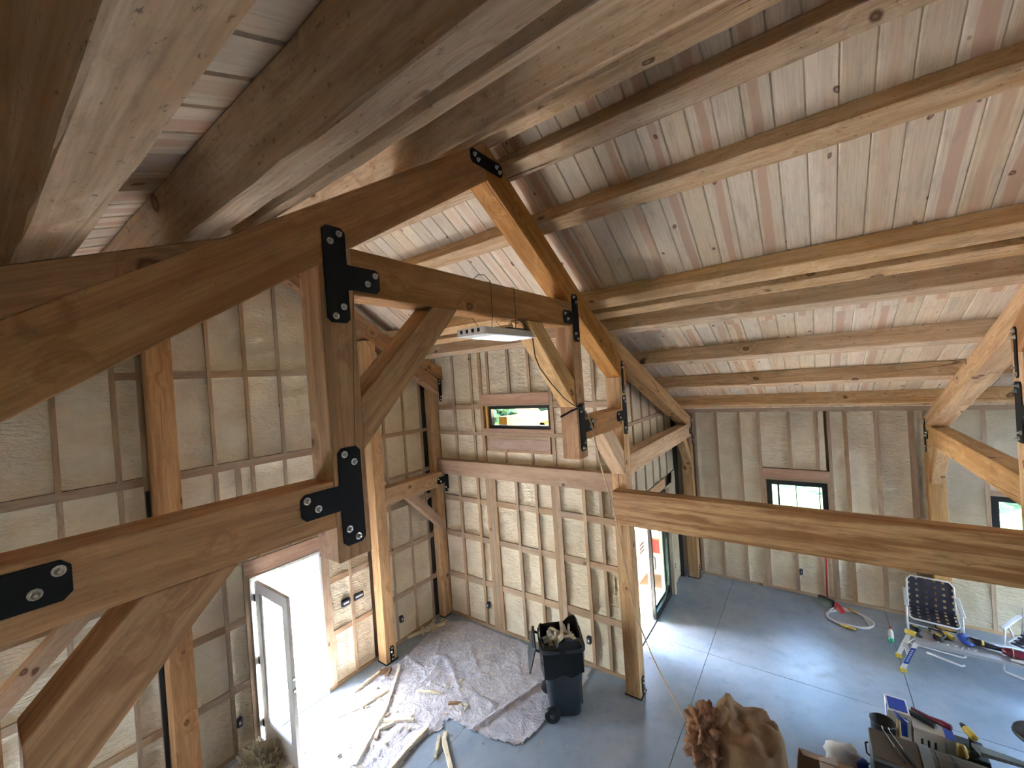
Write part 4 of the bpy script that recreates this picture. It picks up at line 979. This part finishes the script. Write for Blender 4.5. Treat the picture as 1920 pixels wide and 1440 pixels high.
# ------------------------------------------------------------------ work platform with tools on it
pl = thing('work_platform', (1.7, 7.83, 0), 'low aluminium work platform with yellow feet, tools lying on it', 'work platform')
box('deck', (1.0, 7.63, .455), (2.62, 8.05, .50), 'alu_deck', pl, 'x', .004)
for x in (1.0, 2.62):
    s = -1 if x < 1.5 else 1
    for y in (7.665, 8.015):
        lg = obj_world('leg', [(x-.02, y-.012, .46), (x+.03, y-.012, .46), (x+.03, y+.012, .46), (x-.02, y+.012, .46), (x+s*.15-.02, y-.012, .05), (x+s*.15+.03, y-.012, .05), (x+s*.15+.03, y+.012, .05), (x+s*.15-.02, y+.012, .05)], BF, 'alu', pl)
        box('foot', (x+s*.15-.035, y-.022, 0), (x+s*.15+.04, y+.022, .055), 'yellow_p', pl, bevel=.006)
    box('leg_rung', (x+s*.08-.012, 7.66, .22), (x+s*.08+.03, 8.02, .25), 'alu', pl)
    tube('leg_strut', [(x+s*.10, 8.0, .18), (x-s*.12, 8.0, .45)], .008, 'alu', pl)
lb = obj_world('warning_label', [(.972-.026, 7.651, .38), (.972+.028, 7.651, .38), (.88+.028, 7.651, .13), (.88-.026, 7.651, .13)], [(0, 1, 2, 3)], 'blue', pl)
for q in range(6):
    zc = .345-.033*q; xc = .972-.092*(.38-zc)/.25
    obj_world('label_print', [(xc-.012, 7.6495, zc), (xc+.012, 7.6495, zc+.003), (xc+.010, 7.6495, zc-.012), (xc-.014, 7.6495, zc-.015)], [(0, 1, 2, 3)], 'white_card', lb)
tube('cross_bar', [(1.10, 7.66, .36), (1.42, 7.62, .31), (1.45, 7.62, .33)], .012, 'alu', pl)
def lump(name, c, size, mat, label, cat, rz=0, seed=1, sub=2, amp=.15, parent=None, group=None):
    bm = bmesh.new(); bmesh.ops.create_icosphere(bm, subdivisions=sub, radius=1)
    F = Matrix.Translation(c) @ Matrix.Rotation(rz, 4, 'Z')
    vs_ = []
    for v in bm.verts:
        k = 1+amp*noise.noise(v.co*1.8+Vector((seed*7.1, seed, 0))); vs_.append(F @ Vector((v.co.x*size[0]*k, v.co.y*size[1]*k, v.co.z*size[2]*k)))
    fs = [tuple(v.index for v in f.verts) for f in bm.faces]; bm.free()
    o = obj_world(name, vs_, fs, mat, parent, None, 0, True)
    return tag(o, label, cat, group) if parent is None else o
# drill driver lying on the platform
def drill(loc, rz, label, stand=False, name='cordless_drill'):
    t = thing(name, loc, label, 'drill', None, rz); F = W[t.name]
    if not stand: F = F @ Matrix.Translation((0, 0, .04)) @ Matrix.Rotation(PI/2, 4, 'X')
    ax = lambda v: (F.to_3x3() @ Vector(v))
    base = lambda x, y, z: F @ Vector((x, y, z))
    lathe('motor', [(.02, 0), (.034, .006), (.036, .11), (.030, .12)], base(-.10, 0, .19), 'yellow_p', t, 14, ax((1, 0, 0)))
    lathe('chuck', [(.026, 0), (.024, .03), (.018, .055), (.008, .07)], base(.02, 0, .19), 'black_p', t, 12, ax((1, 0, 0)))
    tube('grip', [base(-.045, 0, .175), base(-.05, 0, .12), base(-.06, 0, .06)], [.022, .019, .021], 'black_p', t, 10)
    v = [base(*p) for p in [(-.10, -.035, 0), (.0, -.035, 0), (.0, .035, 0), (-.10, .035, 0), (-.10, -.035, .055), (.0, -.035, .055), (.0, .035, .055), (-.10, .035, .055)]]
    obj_world('battery', v, BF, 'black_p', t, None, .006)
    v = [base(*p) for p in [(-.08, -.037, .015), (-.02, -.037, .015), (-.02, .037, .015), (-.08, .037, .015), (-.08, -.037, .04), (-.02, -.037, .04), (-.02, .037, .04), (-.08, .037, .04)]]
    obj_world('battery_panel', v, BF, 'yellow_p', t)
    return t
drill((1.09, 7.90, .50), -.5, 'yellow and black cordless drill lying at the left end of the platform')
drill((1.19, 7.80, .50), 2.3, 'second yellow and black cordless tool, nearer one at the left end of the platform', name='cordless_driver')
def trowel():
    t = thing('plaster_trowel', (1.27, 7.93, .50), 'silver flat trowel lying on the platform behind the yellow tools', 'trowel', None, -.6); F = W[t.name]
    v = [F @ Vector(p) for p in [(-.14, -.05, .002), (.10, -.05, .002), (.16, 0, .002), (.10, .05, .002), (-.14, .05, .002)]]; n = 5
    v += [p+Vector((0, 0, .004)) for p in v]
    obj_world('blade', v, [(4, 3, 2, 1, 0), (5, 6, 7, 8, 9)]+[(i, (i+1) % 5, (i+1) % 5+5, i+5) for i in range(5)], 'zinc', t)
    tube('handle', [F @ Vector((-.09, 0, .006)), F @ Vector((-.10, 0, .045)), F @ Vector((-.06, 0, .055)), F @ Vector((.05, 0, .055)), F @ Vector((.06, 0, .006))], .013, 'black_p', t)
trowel()
for i in range(7):
    a = R.uniform(0, 3); x, y = 1.24+.055*i, 7.72+R.uniform(-.03, .03)
    tag(tube('drill_bit', [(x-.035*math.cos(a), y-.035*math.sin(a), .505), (x+.035*math.cos(a), y+.035*math.sin(a), .505)], .005, 'zinc', None, 6), 'small bright metal bit scattered on the platform near the yellow tools', 'bit', 'bits on the platform')
gr = thing('angle_grinder', (1.60, 7.86, .50), 'grinder with a blue disc lying on the middle of the platform', 'grinder', None, -.15)
F = W[gr.name]
lathe('disc', [(.085, 0), (.09, .006), (.088, .02), (.03, .03)], F @ Vector((-.08, 0, .045)), 'blue_p', gr, 20, (.25, -.35, .9))
tube('body', [F @ Vector((-.06, .01, .05)), F @ Vector((.04, .01, .05)), F @ Vector((.16, .01, .045)), F @ Vector((.24, .01, .04))], [.045, .042, .032, .026], 'black_p', gr, 12)
box('gear_head', (1.575, 7.86, .53), (1.645, 7.93, .585), 'white_plastic', gr, bevel=.012)
lathe('collar', [(.043, 0), (.043, .02)], F @ Vector((.06, .01, .05)), 'brass', gr, 14, F.to_3x3() @ Vector((1, 0, 0)))
tr = thing('tool_roll', (1.98, 7.78, .50), 'dark brown bundled tool roll tied with a tan string on the platform', 'tool roll', None, -.1); F = W[tr.name]
tube('roll', [F @ Vector((x, .01*math.sin(9*x), .055)) for x in (-.16, -.10, 0, .10, .18, .24)], [.04, .052, .054, .055, .05, .03], 'maroon', tr, 12)
for x in (-.07, .12): tube('string', [F @ Vector((x, .056*math.cos(a), .055+.056*math.sin(a))) for a in [k*PI/6 for k in range(12)]], .005, 'rope', tr, 5, True)
tube('handle_end', [F @ Vector((-.2, 0, .05)), F @ Vector((-.34, .02, .04))], .015, 'black_p', tr)
v = [(2.02+R.uniform(-.01, .01)+.16*math.cos(a)*R.uniform(.7, 1.1), 7.68+.05*math.sin(a)*R.uniform(.7, 1.1), .505) for a in [k*PI/8 for k in range(16)]]
tag(obj_world('rag', v+[(x, y, z+.012) for x, y, z in v], [tuple(range(15, -1, -1)), tuple(range(16, 32))]+[(i, (i+1) % 16, (i+1) % 16+16, i+16) for i in range(16)], 'white_card'), 'crumpled white rag on the near edge of the platform', 'rag')
tag(box('straight_edge', (1.72, 7.95, .50), (2.05, 7.985, .512), 'alu'), 'pale flat bar lying on the platform behind the tool roll', 'bar')

# ------------------------------------------------------------------ broom, hose, bottle
bq = thing('broom', (.06, 9.15, 0), 'red-handled push broom leaning on the low foam wall under the window', 'broom')
tube('handle', [(.06, 9.16, .12), (.075, 9.24, .75), (.085, 9.345, 1.55)], .014, 'red', bq)
obj_world('bristle_head', [(-.11, 9.17, 0), (.13, 9.02, 0), (.19, 9.12, 0), (-.05, 9.27, 0), (-.09, 9.185, .13), (.12, 9.06, .13), (.16, 9.12, .13), (-.05, 9.25, .13)], BF, 'black_p', bq, None, .01)
obj_world('dustpan', [(.13, 9.0, 0), (.25, 8.93, 0), (.31, 9.03, 0), (.19, 9.1, 0), (.15, 9.03, .13), (.22, 8.99, .07), (.26, 9.05, .07), (.19, 9.09, .13)], BF, 'red', bq, None, .008)
hs = thing('hose_coil', (.33, 8.80, 0), 'coiled white air hose with yellow fittings lying on the concrete by the broom', 'hose')
pts = []
for k in range(64):
    a = 2*PI*k/20+.6; rr = .26+.03*math.sin(k*.9)+.012*(k//20); pts.append((.33+rr*math.cos(a)*1.05, 8.80+rr*math.sin(a), .014+.008*(k//20)+.006*math.sin(k)))
tube('hose', pts, .012, 'white_plastic', hs, 7)
tube('fitting', [pts[-1], (pts[-1][0]+.09, pts[-1][1]-.05, .02), (pts[-1][0]+.16, pts[-1][1]-.06, .02)], [.016, .022, .018], 'brass', hs, 8)
tube('fitting', [(.20, 8.53, .02), (.32, 8.49, .02), (.40, 8.47, .02)], [.02, .026, .018], 'brass', hs, 8)
bo = thing('drink_bottle', (.815, 8.39, 0), 'clear plastic bottle with green drink and a red cap standing on the floor', 'bottle')
lathe('bottle', [(.03, 0), (.036, .01), (.036, .13), (.03, .17), (.014, .20), (.014, .215)], (.815, 8.39, 0), 'clear', bo, 16)
lathe('drink', [(.034, .002), (.0375, .012), (.0375, .075), (.02, .078)], (.815, 8.39, 0), 'green', bo, 16)
lathe('cap', [(.018, .213), (.018, .24), (.01, .243)], (.815, 8.39, 0), 'red', bo, 12)
tag(tube('white_cable', [(1.86, 6.55, .005), (1.84, 6.7, .005), (1.88, 6.85, .005), (1.90, 7.0, .005), (1.95, 7.08, .005), (2.3, 6.7, .005)], .006, 'white_plastic', None, 6), 'thin white cable curling on the concrete at the right edge', 'cable')

# ------------------------------------------------------------------ insulation, boxes and tools at the bottom right
ins = thing('insulation_batt', (-.75, 4.5, 0), 'kraft-faced insulation batt slumped in a heap, brown fibre bursting out at its left', 'insulation')
def kraft():
    vs_, fs = [], []; n = 48; m = 14
    for j in range(m+1):
        q = j/m
        for k in range(n):
            th = 2*PI*k/n
            r = .44*(q if q < .72 else .72+(q-.72)*.45)
            z = .85-.10*q*q if q < .72 else .798-(q-.72)/.28*.79
            fold = .085*abs(math.sin(2.5*th+3*q))*q+.075*noise.noise(Vector((math.cos(th)*2*q*2, math.sin(th)*4*q, 3)))+.03*noise.noise(Vector((math.cos(th)*6*q, math.sin(th)*6*q, 8)))
            x = math.cos(th)*r*(1.05+.25*fold); y = math.sin(th)*r*(1.0+.2*fold)
            rid = math.exp(-((x+.16+.2*(y-.1))/.045)**2)*.16*(1 if q < .75 else .3)
            vs_.append((-.70+x, 4.50+y, max(.0, z+fold*.8+rid*max(0, .4+y*1.6))))
    for j in range(m):
        for k in range(n): fs.append((j*n+k, j*n+(k+1) % n, (j+1)*n+(k+1) % n, (j+1)*n+k))
    obj_world('kraft_facing', vs_, fs, 'kraft', ins, None, 0, True)
kraft()
vs_, fs = [], []
bm = bmesh.new(); bmesh.ops.create_icosphere(bm, subdivisions=5, radius=1)
for v in bm.verts:
    k = 1+.32*noise.noise(v.co*2.2)+.30*noise.noise(v.co*5)+.20*noise.noise(v.co*11)+.10*noise.noise(v.co*23)
    vs_.append((-1.02+v.co.x*.19*k, 4.36+v.co.y*.27*k, .70+v.co.z*.24*k))
fs = [tuple(v.index for v in f.verts) for f in bm.faces]; bm.free()
obj_world('fibre', vs_, fs, 'fibre', ins, None, 0, True)
tube('folded_flap', [(-.93, 4.22, .74), (-.90, 4.40, .84), (-.885, 4.55, .90), (-.87, 4.64, .84)], [.03, .055, .05, .02], 'kraft', ins, 8)

cb = thing('open_carton', (0, 4.85, 0), 'open brown cardboard carton with its flap up beside the insulation', 'carton')
for nm, v in [('side', [(-.29, 4.99, 0), (.27, 5.03, 0), (.27, 5.03, .44), (-.29, 4.99, .45)]), ('side', [(-.29, 4.60, 0), (-.29, 4.99, 0), (-.29, 4.99, .45), (-.30, 4.60, .45)]), ('side', [(.27, 4.6, 0), (.27, 5.03, 0), (.27, 5.03, .44), (.27, 4.6, .44)]), ('flap', [(-.28, 4.985, .45), (.26, 5.025, .44), (.22, 4.86, .52), (-.24, 4.82, .53)])]:
    n = Vector(v[1])-Vector(v[0]); n = n.cross(Vector(v[2])-Vector(v[0])).normalized()*.006
    obj_world(nm, v+[Vector(p)+n for p in v], BF, 'card', cb)
box('bottom', (-.28, 4.6, 0), (.26, 4.98, .01), 'card', cb)
tag(obj_world('paper_sheet', [(-.10, 4.72, .46), (.06, 4.80, .47), (.02, 4.93, .535), (-.12, 4.86, .535), (-.10, 4.72, .463), (.06, 4.80, .473), (.02, 4.93, .538), (-.12, 4.86, .538)], BF, 'white_card'), 'white sheet of paper lying on the carton flap', 'paper')
cbag = thing('clear_plastic_bag', (.11, 5.25, 0), 'crumpled clear plastic bag with a blue end between carton and grey cabinet', 'bag')
lump('bag', (.09, 5.26, .30), (.17, .11, .15), 'clear', None, None, .3, 3, 3, .5, cbag); lump('blue_end', (.235, 5.17, .36), (.05, .05, .08), 'blue', None, None, .2, 5, 2, .3, cbag); lump('contents', (.08, 5.25, .33), (.05, .06, .11), 'card', None, None, 0, 2, 2, .2, cbag)
cab = thing('grey_cabinet', (.47, 5.1, 0), 'grey steel tool cabinet with a worn tan top, two long drivers on it', 'cabinet')
box('carcass', (.30, 4.93, 0), (.66, 5.31, .69), 'steel', cab, bevel=.004)
box('top', (.305, 4.935, .69), (.655, 5.305, .70), 'tan', cab, bevel=.003)
box('front', (.31, 4.918, .04), (.65, 4.93, .66), 'black_p', cab, bevel=.003)
tube('pull_handle', [(.285, 5.05, .60), (.265, 5.07, .60), (.265, 5.20, .60), (.285, 5.22, .60)], .008, 'black_p', cab)
for i, (a, b) in enumerate([((.425, 5.30), (.53, 4.96)), ((.475, 5.31), (.60, 4.965))]):
    dr = thing('long_screwdriver', (a[0], a[1], .70), ['long screwdriver with a dark handle on the cabinet top, left one', 'long screwdriver with a dark handle on the cabinet top, right one'][i], 'screwdriver', 'long screwdrivers on the cabinet')
    A, B = Vector((a[0], a[1], .708)), Vector((b[0], b[1], .716)); mid = A.lerp(B, .52)
    tube('shaft', [A+Vector((-.02, .0, .05)), A+Vector((-.01, .0, .01)), A, mid], .0035, 'zinc', dr, 6); tube('grip', [mid, mid.lerp(B, .15), mid.lerp(B, .9), B], [.008, .012, .014, .009], 'black_p', dr, 10)
pn = thing('black_bucket', (.43, 5.50, 0), 'small black bucket behind the grey cabinet', 'bucket'); lathe('bucket', [(.07, 0), (.10, .66), (.105, .68), (.095, .68), (.07, .60)], (.43, 5.50, 0), 'black_p', pn, 20)
tube('bail', [(.33, 5.5, .67), (.335, 5.5, .72), (.345, 5.5, .70)], .006, 'steel', pn, 6)
hm = thing('claw_hammer', (.555, 5.47, .5), 'hammer with a pale wooden handle and blue head behind the cabinet', 'hammer')
tube('handle', [(.545, 5.50, .42), (.55, 5.48, .60), (.55, 5.465, .78)], [.018, .017, .014], 'handle_wood', hm, 8)
tube('head', [(.52, 5.50, .82), (.56, 5.46, .795), (.61, 5.44, .77)], [.008, .024, .022], 'blue_p', hm, 8)
trk = thing('domed_trunk', (1.1, 5.2, 0), 'long tan domed trunk with rolled grey metal end and dark straps', 'trunk')
def dome(name, x0, x1, ro, mat, ri=None, cap=True):
    prof = [(5.60, 0), (5.60, .42)]+[(5.14+ro*math.cos(a), .26+ro*math.sin(a)*1.0) for a in [PI*k/14*1.0+.12 for k in range(0, 13)]]+[(4.70, 0)]
    prism_x(name, prof, x0, x1, mat, trk, (1, 0), .004)
dome('shell', .74, 1.30, .452, 'tan'); dome('metal_end', .66, .74, .462, 'steel'); dome('metal_end', 1.30, 1.36, .462, 'steel')
for x, m, r in [(.77, 'black_p', .456), (.88, 'black_p', .457), (1.18, 'maroon', .456)]:
    if x < 1.3: dome('strap', x, x+(.012 if x < .8 else .03), r, m)
lump('rust_mark', (1.26, 5.34, .67), (.05, .03, .012), 'maroon', None, None, .2, 2, 2, .4, trk)
bb_ = thing('printed_box', (.62, 5.95, 0), 'white box with broad blue bands behind the trunk', 'box')
box('carton', (.50, 5.80, 0), (.68, 6.06, .62), 'white_card', bb_, bevel=.003)
for a, b in [((.515, 5.83, .6195), (.665, 6.03, .623)), ((.497, 5.84, .0), (.503, 5.90, .62)), ((.59, 5.796, .38), (.65, 5.802, .58)), ((.497, 5.80, .25), (.503, 5.84, .45))]: box('blue_band', a, b, 'blue', bb_)
box('inner_white', (.53, 5.795, .30), (.55, 5.801, .42), 'white_card', bb_)
wb = thing('white_carton', (.80, 5.93, 0), 'plain pale carton behind the trunk with red tools on it', 'box')
box('carton', (.70, 5.80, 0), (.93, 6.06, .50), 'white_card', wb, bevel=.003); box('lid', (.695, 5.795, .50), (.935, 6.065, .515), 'white_card', wb, bevel=.002)
for x in (.75, .80, .85): box('print_bar', (x, 5.796, .28), (x+.018, 5.8, .42), 'black_p', wb)
sn = thing('caulking_tool', (.80, 5.93, .515), 'dark green and maroon hand tool lying on the pale carton', 'tool', None, -.5); F = W[sn.name]
v = [F @ Vector(p) for p in [(-.15, -.03, .01), (.10, -.05, .01), (.10, .03, .01), (-.15, .02, .01), (-.15, -.025, .05), (.09, -.045, .05), (.09, .025, .05), (-.15, .015, .05)]]
obj_world('body', v, BF, 'black_p', sn, None, .01); tube('barrel', [F @ Vector((-.12, .05, .045)), F @ Vector((.02, .05, .045)), F @ Vector((.12, .06, .05)), F @ Vector((.19, .05, .06))], [.018, .02, .032, .03], 'maroon', sn, 10)
bk = thing('blue_sheet_box', (.97, 6.0, 0), 'pale bluish box under the maroon tool', 'box'); box('carton', (.945, 5.86, 0), (1.02, 6.1, .46), 'white_card', bk, bevel=.003); box('top', (.945, 5.86, .46), (1.02, 6.1, .465), 'blue_p', bk)
d3 = drill((1.11, 5.90, .40), 1.9, 'yellow and black drill standing upright behind the trunk', True, 'standing_drill')
bxx = thing('tool_crate', (1.11, 5.90, 0), 'dark crate under the standing drill behind the trunk', 'crate'); box('crate', (1.035, 5.78, 0), (1.24, 6.06, .40), 'black_p', bxx, bevel=.008); box('rim', (1.03, 5.775, .34), (1.245, 6.065, .36), 'maroon', bxx)
tag(obj_world('yellow_guard', [(.99, 5.70, .42), (1.07, 5.70, .42), (1.09, 5.75, .42), (1.0, 5.76, .42), (1.0, 5.70, .54), (1.04, 5.70, .55), (1.07, 5.75, .53), (1.0, 5.76, .53)], BF, 'brass', None, None, .01), 'pale yellow plastic guard leaning behind the trunk', 'guard')
tag(obj_world('plank_offcut', [(1.14, 5.62, .56), (1.55, 5.66, .56), (1.55, 5.70, .56), (1.10, 5.72, .56), (1.14, 5.62, .60), (1.55, 5.66, .58), (1.55, 5.70, .58), (1.10, 5.72, .60)], BF, 'steel'), 'thin grey offcut lying along the back of the trunk', 'offcut')
kn_ = thing('black_stool', (1.55, 5.82, 0), 'black stool with flared round top at the lower right corner', 'stool'); lathe('seat', [(.02, .72), (.17, .74), (.20, .76), (.19, .79), (.02, .80)], (1.60, 5.84, 0), 'black_p', kn_, 24)
lathe('column', [(.16, 0), (.15, .05), (.10, .3), (.11, .6), (.14, .73)], (1.60, 5.84, 0), 'black_p', kn_, 20)

# ------------------------------------------------------------------ outdoors
tag(obj_world('lawn', [(-60, -60, -.20), (60, -60, -.20), (60, 60, -.20), (-60, 60, -.20), (-60, -60, -.5), (60, -60, -.5), (60, 60, -.5), (-60, 60, -.5)], BF, 'grass'), kind='structure')
tag(box('patio', (-14, -8, -.19), (-6.2, 8.0, -.06), 'patio'), kind='structure')
tag(box('bounce_yard', (4.9, -6, -.19), (20, 20, -.08), 'gravel'), kind='structure')  # grey ground added so light bounced through the end opening stays neutral
tag(box('gravel_strip', (-6.0, 9.7, -.19), (4.9, 11.5, -.08), 'gravel'), kind='structure')
tag(box('patio_slab', (-6.2, 5.75, -.19), (-2.6, 8.0, -.03), 'patio'), kind='structure')
tag(box('brick_patio', (-6.2, 8.0, -.19), (-2.6, 12.5, -.03), 'patio_red'), kind='structure')
wc = thing('white_cooler', (-3.25, 8.75, -.03), 'white cabinet standing outside the sliding door', 'cabinet'); box('body', (-3.75, 8.35, -.03), (-3.12, 8.9, 1.05), 'white_paint', wc, bevel=.02); box('lid', (-3.77, 8.33, 1.05), (-3.10, 8.92, 1.12), 'white_paint', wc, bevel=.015)
for z in (.55, .63, .71): box('louvre', (-3.122, 8.5, z), (-3.112, 8.75, z+.03), 'black_p', wc)
rb_ = thing('red_crate', (-3.0, 9.2, -.03), 'red and white stacked crates outside the sliding door', 'crate'); box('crate', (-3.25, 9.05, -.03), (-2.80, 9.5, .40), 'white_paint', rb_, bevel=.01); box('band', (-3.255, 9.045, .40), (-2.795, 9.505, .70), 'red', rb_, bevel=.01); box('lid', (-3.27, 9.03, .70), (-2.78, 9.52, .76), 'card', rb_, bevel=.01)
pt = thing('porch_frame', (-4.8, 7.2, 0), 'sunlit yellow porch timbers seen through the slot window', 'porch')
prism_v = [(-5.55, 7.1, 4.35), (-5.15, 7.1, 4.35), (-4.35, 7.1, 3.45), (-4.75, 7.1, 3.35)]
obj_world('brace', prism_v+[(x, y+.2, z) for x, y, z in prism_v], BF, 'yellow', pt, axes_from((.8, 0, -.95)), .006)
beam('post', (-4.45, 7.2, -.03), (-4.45, 7.2, 3.55), .2, .2, 'yellow', pt, (0, 1, 0)); beam('beam', (-6.3, 7.2, 4.46), (-2.75, 7.2, 4.46), .2, .26, 'yellow', pt)
tag(box('porch_sun_block', (-4.4, 5.9, 3.42), (-2.63, 9.6, 3.5), 'sheath'), kind='structure')  # roof added to keep direct sun out of the sliding door
beam('joist', (-4.45, 5.75, 3.72), (-4.45, 9.0, 3.62), .18, .2, 'yellow', pt)
pb = thing('porch_beam', (-8.4, 3.4, 2.0), 'reddish porch beam with white posts seen through the open door', 'porch')
beam('beam', (-8.4, 1.0, 1.95), (-8.4, 6.5, 1.95), .2, .25, 'patio_red', pb); 
for y in (3.35, 5.8): beam('post', (-8.4, y, -.06), (-8.4, y, 1.83), .14, .14, 'white_paint', pb, (0, 1, 0))
beam('bracket', (-8.35, 3.0, 1.5), (-8.35, 3.35, 1.83), .1, .1, 'white_paint', pb)
def leafy(name, x, y, z0, r, hgt, n, label, size=.16):
    t = thing(name, (x, y, z0), label, 'tree', 'trees outside')
    tube('trunk', [(x, y, z0), (x+.05, y, z0+hgt*.4), (x, y+.05, z0+hgt*.75)], [.13, .10, .04], 'bark', t, 7)
    vs_, fs = [], []
    for i in range(n):
        d = Vector((R.gauss(0, 1), R.gauss(0, 1), R.gauss(0, 1))).normalized()*(R.random()**.4)
        d *= 1+.25*noise.noise(d*2.5+Vector((x, y, 0)))
        c = Vector((x+d.x*r, y+d.y*r, z0+hgt*.55+d.z*hgt*.48)); a = Vector((R.gauss(0, 1), R.gauss(0, 1), R.gauss(0, .6))).normalized(); b = a.orthogonal().normalized()
        s = size*R.uniform(.6, 1.3); k = len(vs_); vs_ += [c-a*s, c+b*s*.45, c+a*s, c-b*s*.45]; fs.append((k, k+1, k+2, k+3))
    obj_world('crown', vs_, fs, 'leaf', t)['kind'] = 'stuff'
for i, (x, y, r, h) in enumerate([(-9.0, 11.2, 1.9, 5.6), (-7.0, 13.8, 2.2, 6.0), (-12, 17, 3, 8), (-3.5, 20, 2.2, 5), (.8, 17.5, 1.8, 4), (5, 19, 2.2, 5), (10, 22, 2.6, 6), (-10, 26, 3.5, 9)]):
    leafy('tree', x, y, -.2, r, h, 3600, ['leafy green tree outside, left in the slot window', 'leafy green tree outside, middle of the slot window', 'tall tree far outside the slot window', 'tree outside the sliding door', 'tree on the lawn outside the low-wall window', 'tree on the lawn right of the low-wall window', 'tree outside the right-hand window', 'tallest tree far outside'][i])
